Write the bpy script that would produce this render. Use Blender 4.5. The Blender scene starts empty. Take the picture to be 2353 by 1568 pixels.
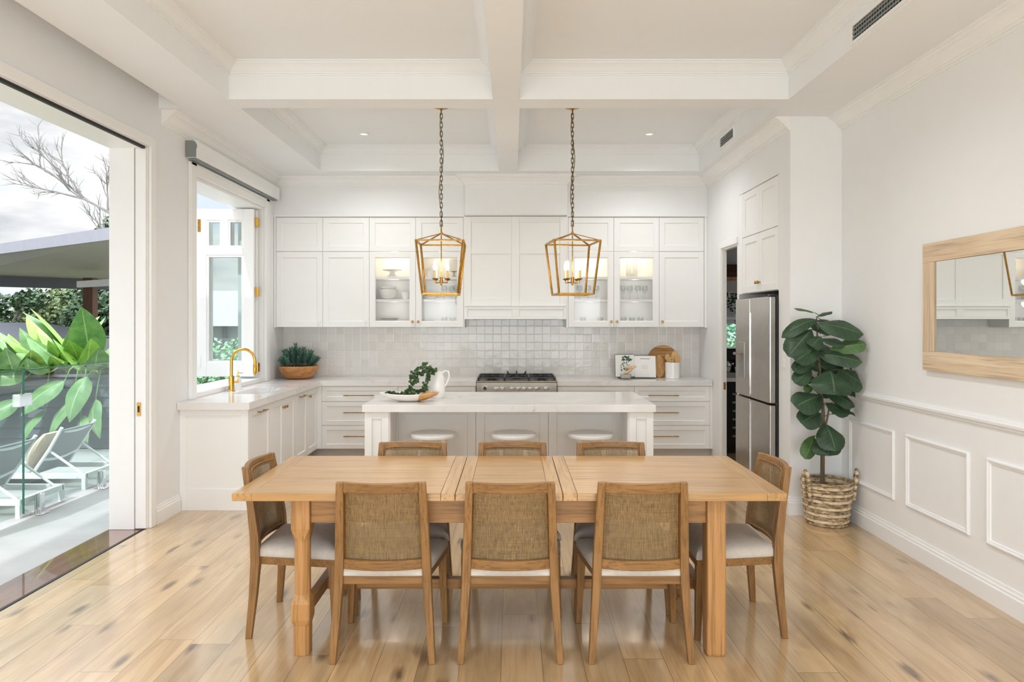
import bpy, bmesh, math, random
from mathutils import Vector, Matrix
random.seed(7)
C = bpy.context.scene.collection
PI = math.pi
V = Vector

# ------------------------------------------------------------------ mesh builder
class MB:
    def __init__(self):
        self.v = []; self.f = []; self.uv = {}
    def add(self, vs, fs, uvs=None):
        b = len(self.v); self.v.extend([tuple(p) for p in vs])
        for i, f in enumerate(fs):
            if uvs: self.uv[len(self.f)] = [uvs[k] for k in f]
            self.f.append(tuple(b + k for k in f))
    def box(self, x0, x1, y0, y1, z0, z1, M=None):
        p = [V((x, y, z)) for x in (x0, x1) for y in (y0, y1) for z in (z0, z1)]
        if M is not None: p = [M @ q for q in p]
        self.add(p, [(0,1,3,2),(4,6,7,5),(0,4,5,1),(2,3,7,6),(0,2,6,4),(1,5,7,3)])
        return self
    def loft(self, secs, cap=True, closed=False):
        n = len(secs[0]); vs = [q for s in secs for q in s]; fs = []
        m = len(secs)
        for i in range(m if closed else m - 1):
            a, b = i * n, ((i + 1) % m) * n
            for k in range(n):
                k2 = (k + 1) % n
                fs.append((a + k, a + k2, b + k2, b + k))
        if cap and not closed:
            fs.append(tuple(range(n - 1, -1, -1))); fs.append(tuple((m - 1) * n + k for k in range(n)))
        self.add(vs, fs); return self
    def tube(self, pts, r, n=8, closed=False, flat=None):
        pts = [V(p) for p in pts]; m = len(pts); secs = []; up = None
        for i, p in enumerate(pts):
            if closed: t = pts[(i + 1) % m] - pts[i - 1]
            else: t = pts[min(i + 1, m - 1)] - pts[max(i - 1, 0)]
            t.normalize()
            if up is None:
                up = V((0, 0, 1)) if abs(t.z) < .9 else V((1, 0, 0))
            u = t.cross(up)
            if u.length < 1e-5: u = t.cross(V((0, 1, 0)))
            u.normalize(); w = u.cross(t).normalized(); up = w
            rr = r[i] if isinstance(r, (list, tuple)) else r
            secs.append([p + u * math.cos(2 * PI * k / n) * rr + w * math.sin(2 * PI * k / n) * rr for k in range(n)])
        return self.loft(secs, True, closed)
    def lathe(self, prof, c=(0, 0, 0), n=24, cap=True, sx=1, sy=1):
        secs = []
        for r, z in prof:
            secs.append([V((c[0] + r * sx * math.cos(2 * PI * k / n), c[1] + r * sy * math.sin(2 * PI * k / n), c[2] + z)) for k in range(n)])
        return self.loft(secs, cap)
    def lathe_axis(self, prof, c, axis, n=16):
        axis = V(axis).normalized(); u = axis.orthogonal().normalized(); w = axis.cross(u); secs = []
        for r, h in prof:
            secs.append([V(c) + axis * h + (u * math.cos(2 * PI * k / n) + w * math.sin(2 * PI * k / n)) * r for k in range(n)])
        return self.loft(secs)
    def beam(self, a, b, w, h, up=(0, 0, 1)):
        a, b = V(a), V(b); t = (b - a).normalized(); up = V(up)
        if abs(t.dot(up)) > .99: up = V((0, 1, 0))
        u = t.cross(up).normalized(); q = u.cross(t)
        sec = lambda p: [p - u * w / 2 - q * h / 2, p + u * w / 2 - q * h / 2, p + u * w / 2 + q * h / 2, p - u * w / 2 + q * h / 2]
        return self.loft([sec(a), sec(b)])
    def prism(self, poly, a, b, fn):
        self.loft([[fn(p, a) for p in poly], [fn(p, b) for p in poly]]); return self
    def moulding(self, path, prof, side=1, closed=False):
        """prof: (outward, z) points; outward is to the left of travel (side=1)."""
        P = [V((x, y)) for x, y in path]; m = len(P); secs = []
        for i in range(m):
            if closed or 0 < i < m - 1:
                d0 = (P[i] - P[i - 1]).normalized(); d1 = (P[(i + 1) % m] - P[i]).normalized()
                n0 = V((-d0.y, d0.x)); n1 = V((-d1.y, d1.x)); nn = (n0 + n1); nn = nn / max(.2, nn.dot(n0))
            else:
                d = (P[1] - P[0] if i == 0 else P[i] - P[i - 1]).normalized(); nn = V((-d.y, d.x))
            nn = nn * side
            secs.append([V((P[i].x + nn.x * o, P[i].y + nn.y * o, z)) for o, z in prof])
        return self.loft(secs, True, closed)
    def leaf(self, base, tip, nrm, w, droop=.15, fold=.12, n=6, m=4, peak=.5, blunt=.75, wave=0):
        base, tip = V(base), V(tip); d = tip - base; L = d.length; t = d.normalized(); nrm = V(nrm)
        u = t.cross(nrm).normalized(); q = u.cross(t).normalized()
        vs = []; uvs = []
        for i in range(n + 1):
            s = i / n
            c = base + d * s + q * (droop * L * (4 * s * (1 - s)) * .5 - droop * L * s * s * .2)
            hw = w * .5 * (math.sin(PI * min(1, s ** (math.log(.5) / math.log(peak)))) ** blunt if 0 < s < 1 else 0.02)
            for k in range(m + 1):
                a = -1 + 2 * k / m
                vs.append(c + u * a * hw - q * (abs(a) ** 1.5 * fold * hw * -1) + q * wave * hw * math.sin(s * 9 + a * 3) * abs(a)); uvs.append((s, k / m))
        fs = []
        for i in range(n):
            for k in range(m):
                a = i * (m + 1) + k; fs.append((a, a + 1, a + m + 2, a + m + 1))
        self.add(vs, fs, uvs); return self
    def mesh(self, name, off=V((0, 0, 0)), recalc=True, smooth=False):
        me = bpy.data.meshes.new(name)
        me.from_pydata([(p[0] - off[0], p[1] - off[1], p[2] - off[2]) for p in self.v], [], self.f)
        if self.uv:
            l = me.uv_layers.new(name='UVMap')
            for pi, u in self.uv.items():
                p = me.polygons[pi]
                for j, li in enumerate(p.loop_indices): l.data[li].uv = u[j]
        if recalc:
            bm = bmesh.new(); bm.from_mesh(me); bmesh.ops.recalc_face_normals(bm, faces=bm.faces); bm.to_mesh(me); bm.free()
        if smooth:
            for p in me.polygons: p.use_smooth = True
            me.set_sharp_from_angle(angle=math.radians(40))
        me.update(); return me

def wloc(o):
    p = V(o.location); q = o.parent
    while q is not None: p = p + V(q.location); q = q.parent
    return p
def obj(name, mb, m, parent=None, bev=0, smooth=False, label=None, local=False, recalc=True, origin=None):
    """one mesh object. Vertices are given in the room's coordinates unless local."""
    if parent is not None:
        off = V((0, 0, 0)) if local else wloc(parent)
        loc = V((0, 0, 0))
    elif local: off = V((0, 0, 0)); loc = V((0, 0, 0))
    else:
        if origin is not None: off = V(origin)
        else:
            xs = [p[0] for p in mb.v]; ys = [p[1] for p in mb.v]; zs = [p[2] for p in mb.v]
            off = V(((min(xs) + max(xs)) / 2, (min(ys) + max(ys)) / 2, min(zs)))
        loc = off
    o = bpy.data.objects.new(name, mb.mesh(name, off, recalc, smooth)); C.objects.link(o)
    o.parent = parent; o.location = loc
    if m is not None: o.data.materials.append(m)
    if bev:
        b = o.modifiers.new('edge', 'BEVEL'); b.width = bev; b.segments = 2; b.limit_method = 'ANGLE'; b.angle_limit = math.radians(35)
    if label: o['label'] = label
    return o
def thing(name, label, cat, loc=(0, 0, 0), group=None):
    o = bpy.data.objects.new(name, None); C.objects.link(o); o.location = loc; o.empty_display_size = .1
    o['label'] = label; o['category'] = cat
    if group: o['group'] = group
    return o
def tag(o, label, cat, group=None, kind=None):
    o['label'] = label; o['category'] = cat
    if group: o['group'] = group
    if kind: o['kind'] = kind
    return o
def struct(name, mb, m, bev=0, smooth=False, label=None, cat=None, parent=None):
    o = obj(name, mb, m, parent, bev, smooth, origin=(0, 0, 0) if parent is None else None); o['kind'] = 'structure'
    if label: o['label'] = label
    if cat: o['category'] = cat
    return o
def copy_tree(o, parent=None, label=None, group=None):
    c = o.copy(); C.objects.link(c); c.parent = parent
    if label: c['label'] = label
    if group: c['group'] = group
    for ch in list(o.children): copy_tree(ch, c)
    return c

# ------------------------------------------------------------------ materials
def srgb(r, g, b):
    f = lambda c: (c / 255) / 12.92 if c / 255 <= .04045 else ((c / 255 + .055) / 1.055) ** 2.4
    return (f(r), f(g), f(b), 1)
MATS = {}
class NT:
    def __init__(self, name):
        self.m = bpy.data.materials.new(name); self.m.use_nodes = True
        self.t = self.m.node_tree; self.n = self.t.nodes
        self.b = self.n['Principled BSDF']; self.out = self.n['Material Output']
    def node(self, typ, **kw):
        x = self.n.new(typ)
        for k, v in kw.items():
            if isinstance(k, str) and hasattr(x, k): setattr(x, k, v)
        return x
    def link(self, a, b): self.t.links.new(a, b)
    def math(self, op, a, b=None, c=None):
        x = self.n.new('ShaderNodeMath'); x.operation = op
        for i, q in enumerate((a, b, c)):
            if q is None: continue
            if isinstance(q, (int, float)): x.inputs[i].default_value = q
            else: self.link(q, x.inputs[i])
        return x.outputs[0]
    def coords(self, kind='Object', rnd=0.0):
        tc = self.n.new('ShaderNodeTexCoord'); o = tc.outputs[kind]
        if rnd:
            oi = self.n.new('ShaderNodeObjectInfo'); vm = self.n.new('ShaderNodeVectorMath'); vm.operation = 'ADD'
            cb = self.n.new('ShaderNodeCombineXYZ'); r = self.math('MULTIPLY', oi.outputs['Random'], rnd)
            for i in range(3): self.link(r, cb.inputs[i])
            self.link(o, vm.inputs[0]); self.link(cb.outputs[0], vm.inputs[1]); o = vm.outputs[0]
        return o
    def mapping(self, vec, scale):
        mp = self.n.new('ShaderNodeMapping'); mp.inputs['Scale'].default_value = scale; self.link(vec, mp.inputs['Vector']); return mp.outputs[0]
    def noise(self, vec, scale=5, detail=4, rough=.55, dist=0):
        x = self.n.new('ShaderNodeTexNoise'); x.inputs['Scale'].default_value = scale; x.inputs['Detail'].default_value = detail
        x.inputs['Roughness'].default_value = rough; x.inputs['Distortion'].default_value = dist
        if vec is not None: self.link(vec, x.inputs['Vector'])
        return x
    def ramp(self, fac, stops):
        x = self.n.new('ShaderNodeValToRGB'); e = x.color_ramp.elements
        while len(e) < len(stops): e.new(.5)
        for i, (p, c) in enumerate(stops): e[i].position = p; e[i].color = c
        self.link(fac, x.inputs[0]); return x.outputs[0]
    def mix(self, fac, a, b, mode='MIX'):
        x = self.n.new('ShaderNodeMix'); x.data_type = 'RGBA'; x.blend_type = mode
        for s, q in ((x.inputs[0], fac), (x.inputs[6], a), (x.inputs[7], b)):
            if isinstance(q, (int, float, tuple)): s.default_value = q
            else: self.link(q, s)
        return x.outputs[2]
    def bump(self, h, strength=.2, dist=.01):
        x = self.n.new('ShaderNodeBump'); x.inputs['Strength'].default_value = strength; x.inputs['Distance'].default_value = dist
        self.link(h, x.inputs['Height']); self.link(x.outputs[0], self.b.inputs['Normal'])
    def col(self, c):
        if isinstance(c, tuple): self.b.inputs['Base Color'].default_value = c
        else: self.link(c, self.b.inputs['Base Color'])
    def set(self, rough=.5, metal=0, spec=.5):
        self.b.inputs['Roughness'].default_value = rough; self.b.inputs['Metallic'].default_value = metal
        self.b.inputs['Specular IOR Level'].default_value = spec
def plain(name, c, rough=.5, metal=0, var=.04, scale=6, spec=.5, bump=0, bscale=60):
    t = NT(name); n = t.noise(t.coords(), scale, 3)
    lo = tuple(q * (1 - var) for q in c[:3]) + (1,); hi = tuple(min(1, q * (1 + var)) for q in c[:3]) + (1,)
    t.col(t.ramp(n.outputs[0], [(.3, lo), (.7, hi)])); t.set(rough, metal, spec)
    if bump:
        b = t.noise(t.coords(), bscale, 3); t.bump(b.outputs[0], bump, .005)
    return t.m
def wood(name, c1, c2, axis=2, rough=.45, fine=1.0, dark=None, spec=.4):
    t = NT(name); co = t.coords('Object', 9.0)
    sc = [14 * fine] * 3; sc[axis] = 1.1 * fine
    n1 = t.noise(t.mapping(co, sc), 1.0, 6, .62, .9)
    sc2 = [90 * fine] * 3; sc2[axis] = 3 * fine
    n2 = t.noise(t.mapping(co, sc2), 1.0, 3, .6, .2)
    a = t.ramp(n1.outputs[0], [(.28, c1), (.72, c2)])
    dk = dark or tuple(q * .55 for q in c1[:3]) + (1,)
    f = t.ramp(n2.outputs[0], [(.36, (1, 1, 1, 1)), (.52, (0, 0, 0, 1))])
    t.col(t.mix(t.math('MULTIPLY', f, .6), a, dk)); t.set(rough, 0, spec); t.bump(n2.outputs[0], .12, .002)
    return t.m
def thin_glass(name, tint=(.96, .98, .97, 1), refl=1.0):
    t = NT(name); tr = t.node('ShaderNodeBsdfTransparent'); tr.inputs[0].default_value = tint
    gl = t.node('ShaderNodeBsdfGlossy'); gl.inputs['Roughness'].default_value = .02
    ge = t.node('ShaderNodeNewGeometry'); dp = t.node('ShaderNodeVectorMath'); dp.operation = 'DOT_PRODUCT'; t.link(ge.outputs['Normal'], dp.inputs[0]); t.link(ge.outputs['Incoming'], dp.inputs[1])
    fr = t.math('ADD', .04, t.math('MULTIPLY', t.math('POWER', t.math('SUBTRACT', 1, t.math('ABSOLUTE', dp.outputs['Value'])), 5), .96))
    mx = t.node('ShaderNodeMixShader'); t.link(t.math('MULTIPLY', fr, refl), mx.inputs[0]); t.link(tr.outputs[0], mx.inputs[1]); t.link(gl.outputs[0], mx.inputs[2])
    t.link(mx.outputs[0], t.out.inputs[0]); return t.m
def emit(name, c, s):
    t = NT(name); t.b.inputs['Emission Color'].default_value = c; t.b.inputs['Emission Strength'].default_value = s; t.col(c); return t.m

M = {}
M['wall'] = plain('wall_paint', srgb(234, 235, 236), .6, var=.008, spec=.2)
M['ceil'] = plain('ceiling_paint', srgb(236, 238, 239), .65, var=.008, spec=.15)
M['trim'] = plain('trim_paint', srgb(238, 238, 237), .42, var=.008, spec=.35)
M['cab'] = plain('joinery_lacquer', srgb(238, 238, 237), .36, var=.008, spec=.4)
M['white'] = plain('white_satin', srgb(236, 235, 233), .38, var=.008)
M['ceramic'] = plain('white_ceramic', srgb(238, 237, 234), .18, var=.02)
M['brass'] = plain('aged_brass', srgb(176, 134, 66), .32, 1, .22, 30)
M['gold'] = plain('brushed_gold', srgb(214, 168, 84), .24, 1, .06, 20)
M['bronze'] = plain('antique_bronze_chain', srgb(120, 98, 58), .38, 1, .2, 60)
M['steel'] = plain('stainless_steel', srgb(176, 172, 166), .28, 1, .05, 12)
M['range_steel'] = plain('range_steel', srgb(150, 142, 130), .32, 1, .06, 9)
M['steel_dark'] = plain('dark_steel', srgb(92, 92, 92), .35, 1, .05, 12)
M['chrome'] = plain('polished_chrome', srgb(225, 225, 225), .08, 1, .02, 12)
M['black'] = plain('black_enamel', srgb(28, 28, 28), .35, 0, .15, 20)
M['blackgloss'] = plain('black_gloss', srgb(14, 14, 15), .08, 0, .1, 10)
M['grey'] = plain('grey_plastic', srgb(128, 134, 134), .45)
M['dark_gap'] = plain('dark_track', srgb(30, 28, 27), .6)
M['mirror'] = plain('mirror_silver', srgb(238, 240, 238), .0, 1, .0)
M['cab_glass'] = thin_glass('cabinet_glass', (.97, .97, .97, 1), .6)
M['ware_glass'] = thin_glass('glassware', (.93, .94, .94, 1), 1.6)
M['fence_glass'] = thin_glass('pool_glass', (.88, .94, .92, 1), 1.6)
M['win_glass'] = thin_glass('window_glass', (.93, .96, .95, 1), 1.0)
M['glass_edge'] = plain('green_glass_edge', srgb(40, 96, 80), .1)
M['bulb'] = emit('candle_bulb', (1, .86, .62, 1), 9)
M['puck'] = emit('cabinet_lamp', (1, .85, .62, 1), 3)
M['dlight'] = emit('downlight_lens', (1, .97, .94, 1), .75)
M['candle'] = plain('ivory_candle_sleeve', srgb(236, 214, 168), .5)
o1, o2 = srgb(168, 125, 70), srgb(192, 150, 90)
M['oakX'] = wood('oak_table_x', o1, o2, 0, .34, .9)
M['oakY'] = wood('oak_table_y', o1, o2, 1, .34, .9)
M['oakZ'] = wood('oak_table_z', srgb(166, 120, 72), srgb(190, 144, 92), 2, .4, .9)
M['oakXd'] = wood('oak_apron_x', srgb(150, 108, 64), srgb(174, 130, 82), 0, .42, .9)
M['oakYd'] = wood('oak_rail_y', srgb(150, 108, 64), srgb(174, 130, 82), 1, .42, .9)
w1, w2 = srgb(128, 92, 52), srgb(156, 116, 70)
M['chairX'] = wood('chair_wood_x', w1, w2, 0, .42, 1.2)
M['chairY'] = wood('chair_wood_y', w1, w2, 1, .42, 1.2)
M['chairZ'] = wood('chair_wood_z', w1, w2, 2, .42, 1.2)
M['mirror_wood'] = wood('pale_mirror_oak', srgb(208, 184, 154), srgb(226, 206, 178), 1, .6, .7)
M['mirror_woodZ'] = wood('pale_mirror_oak_z', srgb(208, 184, 154), srgb(226, 206, 178), 2, .6, .7)
M['bowl_wood'] = wood('acacia_bowl', srgb(150, 92, 44), srgb(226, 172, 110), 0, .3, .8)
M['board_wood'] = wood('acacia_board', srgb(128, 72, 30), srgb(236, 188, 122), 0, .35, .6)
M['board_pale'] = wood('pale_board', srgb(176, 126, 70), srgb(222, 176, 116), 2, .4, .8)
M['spoon'] = wood('beech_spoon', srgb(200, 156, 98), srgb(224, 186, 130), 2, .5, 1)
M['post'] = wood('brown_post', srgb(74, 48, 34), srgb(96, 64, 44), 2, .6, 1)
M['darkwood'] = wood('dark_brown_box', srgb(64, 26, 16), srgb(92, 40, 24), 0, .5, 1)
M['bark'] = wood('grey_bark', srgb(96, 86, 68), srgb(128, 116, 92), 2, .8, 2)
M['barkfar'] = plain('bare_branch_bark', srgb(128, 124, 120), .9, var=.15)
M['linen'] = plain('linen_upholstery', srgb(206, 199, 190), .9, 0, .05, 40, .1, .25, 500)
M['beige'] = plain('beige_cushion_fabric', srgb(196, 178, 156), .9, 0, .08, 20, .1, .2, 300)
M['sling'] = plain('grey_sling_mesh', srgb(150, 152, 152), .8, 0, .05)
M['soil'] = plain('dark_soil', srgb(56, 44, 34), .95, 0, .3, 40)
M['frost'] = plain('garden_white_render', srgb(230, 230, 228), .7)
M['paver'] = None
M['fencegrey'] = plain('grey_painted_timber', srgb(112, 114, 116), .7, var=.05)
M['plank'] = plain('dark_grey_weatherboard', srgb(92, 98, 102), .7, var=.06)
M['roofgrey'] = plain('grey_roof_sheet', srgb(148, 148, 156), .5)
M['soffitgrey'] = plain('roof_lining', srgb(170, 170, 160), .6)
M['beamgrey'] = plain('grey_roof_beam', srgb(98, 100, 108), .6)
M['neighroof'] = plain('charcoal_roof', srgb(70, 72, 78), .7)
M['print_dark'] = plain('printed_ink', srgb(60, 58, 56), .8)
M['paper'] = plain('book_paper', srgb(238, 237, 233), .7, var=.01)
M['toekick'] = plain('grey_toe_kick', srgb(196, 190, 184), .5)
M['jarrah'] = wood('red_brown_sill', srgb(112, 66, 46), srgb(140, 88, 62), 1, .15, 1)
M['jarrah'].node_tree.nodes['Principled BSDF'].inputs['Coat Weight'].default_value = 1
M['jarrah'].node_tree.nodes['Principled BSDF'].inputs['Coat IOR'].default_value = 1.8
for q in ('oakX', 'oakY'): b_ = M[q].node_tree.nodes['Principled BSDF']; b_.inputs['Coat Weight'].default_value = .7; b_.inputs['Coat IOR'].default_value = 1.55; b_.inputs['Coat Roughness'].default_value = .24
M['tracksill'] = plain('grey_sill', srgb(176, 172, 172), .4)

def leafmat(name, c1, c2, vein, rough=.4, nv=7):
    t = NT(name); uv = t.node('ShaderNodeTexCoord').outputs['UV']; sp = t.node('ShaderNodeSeparateXYZ'); t.link(uv, sp.inputs[0])
    n = t.noise(t.coords('Object', 5), 7, 3); a = t.ramp(n.outputs[0], [(.3, c1), (.7, c2)])
    av = t.math('ABSOLUTE', t.math('SUBTRACT', sp.outputs[1], .5))
    mid = t.math('LESS_THAN', av, .022)
    fr = t.math('FRACT', t.math('MULTIPLY', t.math('SUBTRACT', sp.outputs[0], t.math('MULTIPLY', av, .35)), nv))
    side = t.math('MULTIPLY', t.math('LESS_THAN', fr, .06), .5)
    t.col(t.mix(t.math('MULTIPLY', t.math('MAXIMUM', mid, side), .55), a, vein)); t.set(rough, 0, .4); return t.m
M['fig'] = leafmat('fiddle_leaf', srgb(36, 60, 40), srgb(56, 82, 56), srgb(104, 128, 92), .42)
M['figlight'] = leafmat('fiddle_leaf_young', srgb(56, 86, 44), srgb(84, 116, 62), srgb(130, 150, 96), .42)
M['banana'] = leafmat('strelitzia_leaf_lit', srgb(110, 156, 66), srgb(164, 196, 96), srgb(214, 230, 170), .38, 18)  # sunlight put into the colour: lit copy of the leaf
M['banana_shade'] = leafmat('strelitzia_leaf_shade', srgb(86, 128, 78), srgb(128, 164, 104), srgb(190, 214, 166), .38, 18)  # shade put into the colour: darker copy of the same leaf
M['succ'] = leafmat('blue_green_sprig', srgb(54, 92, 78), srgb(98, 140, 122), srgb(150, 180, 164), .5, 1)
M['ivy'] = leafmat('ivy_leaf', srgb(40, 66, 36), srgb(70, 102, 56), srgb(176, 192, 160), .5, 3)
M['hang'] = leafmat('hanging_leaf', srgb(28, 40, 28), srgb(52, 66, 46), srgb(90, 110, 80), .5, 1)
M['bush'] = plain('bush_leaf', srgb(96, 112, 70), .7, 0, .35, 3)
M['bushd'] = plain('dark_bush_leaf', srgb(66, 88, 60), .7, 0, .35, 3)
M['bread'] = plain('baked_bread', srgb(222, 184, 146), .7, 0, .25, 40)
M['hazehedge'] = plain('hazed_hedge_leaf', srgb(150, 188, 150), .7, 0, .25, 20)  # haze put into the leaf colour: paler copy of the hedge
M['hedge'] = plain('hedge_leaf', srgb(84, 170, 110), .7, 0, .4, 30)

def floor_mat():
    t = NT('oak_floor_boards'); co = t.coords(); sp = t.node('ShaderNodeSeparateXYZ'); t.link(co, sp.inputs[0])
    W, L = .19, 2.1
    px = t.math('DIVIDE', t.math('ADD', sp.outputs[0], 20), W); ix = t.math('FLOOR', px)
    w1_ = t.node('ShaderNodeTexWhiteNoise', noise_dimensions='1D'); t.link(ix, w1_.inputs['W'])
    py = t.math('ADD', t.math('DIVIDE', sp.outputs[1], L), t.math('MULTIPLY', w1_.outputs['Value'], 13)); iy = t.math('FLOOR', py)
    cb = t.node('ShaderNodeCombineXYZ'); t.link(ix, cb.inputs[0]); t.link(iy, cb.inputs[1])
    w2_ = t.node('ShaderNodeTexWhiteNoise', noise_dimensions='3D'); t.link(cb.outputs[0], w2_.inputs['Vector'])
    r = w2_.outputs['Value']; sc = t.node('ShaderNodeSeparateColor'); t.link(w2_.outputs['Color'], sc.inputs[0])
    def vec(fx, fy, rs):
        c = t.node('ShaderNodeCombineXYZ'); t.link(t.math('ADD', t.math('MULTIPLY', sp.outputs[0], fx), t.math('MULTIPLY', r, rs)), c.inputs[0])
        t.link(t.math('ADD', t.math('MULTIPLY', sp.outputs[1], fy), t.math('MULTIPLY', sc.outputs[1], rs)), c.inputs[1]); t.link(t.math('MULTIPLY', r, 31.), c.inputs[2]); return c.outputs[0]
    g1 = t.noise(vec(7, .9, 60), 1, 6, .6, 1.2); g2 = t.noise(vec(70, 2.2, 60), 1, 3, .6, .3)
    a = t.ramp(g1.outputs[0], [(.25, srgb(168, 136, 96)), (.5, srgb(196, 166, 125)), (.8, srgb(213, 186, 147))])
    tone = t.ramp(r, [(0, (.74, .74, .74, 1)), (.35, (.92, .92, .92, 1)), (.7, (1, .99, .98, 1)), (1, (1.08, 1.05, 1.0, 1))])
    a = t.mix(1.0, a, tone, 'MULTIPLY')
    fi = t.ramp(g2.outputs[0], [(.35, (1, 1, 1, 1)), (.5, (0, 0, 0, 1))])
    a = t.mix(t.math('MULTIPLY', fi, .20), a, srgb(140, 104, 72))
    # knots and mineral streaks of the boards
    vo = t.node('ShaderNodeTexVoronoi'); vo.inputs['Scale'].default_value = 1; t.link(vec(6.4, 2.3, 70), vo.inputs['Vector'])
    ds = t.math('ADD', vo.outputs['Distance'], t.math('ADD', t.math('MULTIPLY', t.math('SUBTRACT', g1.outputs[0], .5), .30), t.math('MULTIPLY', t.math('SUBTRACT', g2.outputs[0], .5), .22)))
    vr = t.node('ShaderNodeSeparateColor'); t.link(vo.outputs['Color'], vr.inputs[0])
    k = t.ramp(ds, [(.07, (1, 1, 1, 1)), (.24, (0, 0, 0, 1))])
    k = t.math('MULTIPLY', k, t.math('GREATER_THAN', vr.outputs[0], .22))
    a = t.mix(t.math('MULTIPLY', k, .8), a, srgb(84, 62, 44))
    s2 = t.noise(vec(3.2, .8, 40), 1, 3, .5, .6); st = t.ramp(s2.outputs[0], [(.56, (0, 0, 0, 1)), (.74, (1, 1, 1, 1))])
    a = t.mix(t.math('MULTIPLY', st, .45), a, srgb(134, 108, 84))
    ex = t.math('MINIMUM', t.math('FRACT', px), t.math('SUBTRACT', 1, t.math('FRACT', px)))
    ey = t.math('MINIMUM', t.math('FRACT', py), t.math('SUBTRACT', 1, t.math('FRACT', py)))
    seam = t.math('MAXIMUM', t.math('LESS_THAN', ex, .009), t.math('LESS_THAN', ey, .0008))
    a = t.mix(t.math('MULTIPLY', seam, .7), a, srgb(110, 82, 58))
    t.col(a); t.set(.33, 0, .7)
    t.b.inputs['Coat Weight'].default_value = .8; t.b.inputs['Coat IOR'].default_value = 1.65; t.b.inputs['Coat Roughness'].default_value = .12
    rg = t.math('ADD', t.math('MULTIPLY', g2.outputs[0], .12), .17); t.link(rg, t.b.inputs['Roughness'])
    t.bump(t.math('SUBTRACT', g2.outputs[0], t.math('MULTIPLY', seam, 3)), .06, .003); return t.m
M['floor'] = floor_mat()

def cane_mat():
    t = NT('woven_cane'); sp = t.node('ShaderNodeSeparateXYZ'); t.link(t.coords(), sp.inputs[0]); p = .0052
    def strand(ch, w):
        f = t.math('FRACT', t.math('DIVIDE', t.math('ADD', sp.outputs[ch], 3), p)); return t.math('LESS_THAN', t.math('ABSOLUTE', t.math('SUBTRACT', f, .5)), w)
    a = t.math('MAXIMUM', strand(0, .21), strand(2, .21))
    n = t.noise(t.mapping(t.coords('Object', 3), (190, 190, 12)), 1, 2); m = t.noise(t.mapping(t.coords('Object', 7), (12, 12, 190)), 1, 2)
    c1 = t.ramp(n.outputs[0], [(.32, srgb(112, 88, 56)), (.68, srgb(178, 148, 102))]); c2 = t.ramp(m.outputs[0], [(.32, srgb(104, 82, 54)), (.68, srgb(166, 138, 96))])
    t.col(t.mix(strand(0, .27), c2, c1)); t.set(.6); t.link(a, t.b.inputs['Alpha']); return t.m
M['cane'] = cane_mat()

def marble():
    t = NT('white_veined_stone'); co = t.coords()
    n = t.noise(co, 2.3, 8, .62, 2.2)
    v = t.math('ABSOLUTE', t.math('SUBTRACT', n.outputs[0], .5)); n2 = t.noise(co, 1.2, 3, .5, 1)
    m = t.math('MULTIPLY', t.ramp(v, [(0, (1, 1, 1, 1)), (.022, (0, 0, 0, 1))]), t.ramp(n2.outputs[0], [(.5, (0, 0, 0, 1)), (.68, (1, 1, 1, 1))]))
    cl = t.ramp(n2.outputs[0], [(.3, srgb(234, 232, 230)), (.75, srgb(218, 215, 213))])
    t.col(t.mix(t.math('MULTIPLY', m, .75), cl, srgb(122, 118, 118))); t.set(.14, 0, .5); return t.m
M['stone'] = marble()

def tiles():
    t = NT('handmade_white_tiles'); sp = t.node('ShaderNodeSeparateXYZ'); t.link(t.coords(), sp.inputs[0]); S = .1
    u = t.math('DIVIDE', t.math('ADD', sp.outputs[0], 10.03), S); v = t.math('DIVIDE', t.math('ADD', sp.outputs[2], 10.08), S)
    iu, iv = t.math('FLOOR', u), t.math('FLOOR', v); fu, fv = t.math('FRACT', u), t.math('FRACT', v)
    cb = t.node('ShaderNodeCombineXYZ'); t.link(iu, cb.inputs[0]); t.link(iv, cb.inputs[1])
    wn = t.node('ShaderNodeTexWhiteNoise', noise_dimensions='3D'); t.link(cb.outputs[0], wn.inputs['Vector']); s = t.node('ShaderNodeSeparateColor'); t.link(wn.outputs['Color'], s.inputs[0])
    tilt = t.math('ADD', t.math('MULTIPLY', t.math('SUBTRACT', s.outputs[0], .5), fu), t.math('MULTIPLY', t.math('SUBTRACT', s.outputs[1], .5), fv))
    e = t.math('MINIMUM', t.math('MINIMUM', fu, t.math('SUBTRACT', 1, fu)), t.math('MINIMUM', fv, t.math('SUBTRACT', 1, fv)))
    g = t.ramp(e, [(.012, (0, 0, 0, 1)), (.06, (1, 1, 1, 1))])
    wv = t.noise(t.coords(), 13, 2); h = t.math('ADD', t.math('ADD', t.math('MULTIPLY', tilt, .9), t.math('MULTIPLY', g, .35)), t.math('MULTIPLY', wv.outputs[0], 1.2))
    base = t.ramp(wn.outputs['Value'], [(0, srgb(222, 219, 215)), (1, srgb(232, 229, 226))])
    gr = t.math('LESS_THAN', e, .02)
    t.col(t.mix(gr, base, srgb(224, 220, 215))); t.set(.14, 0, .5); t.bump(h, .22, .012); return t.m
M['tiles'] = tiles()

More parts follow.
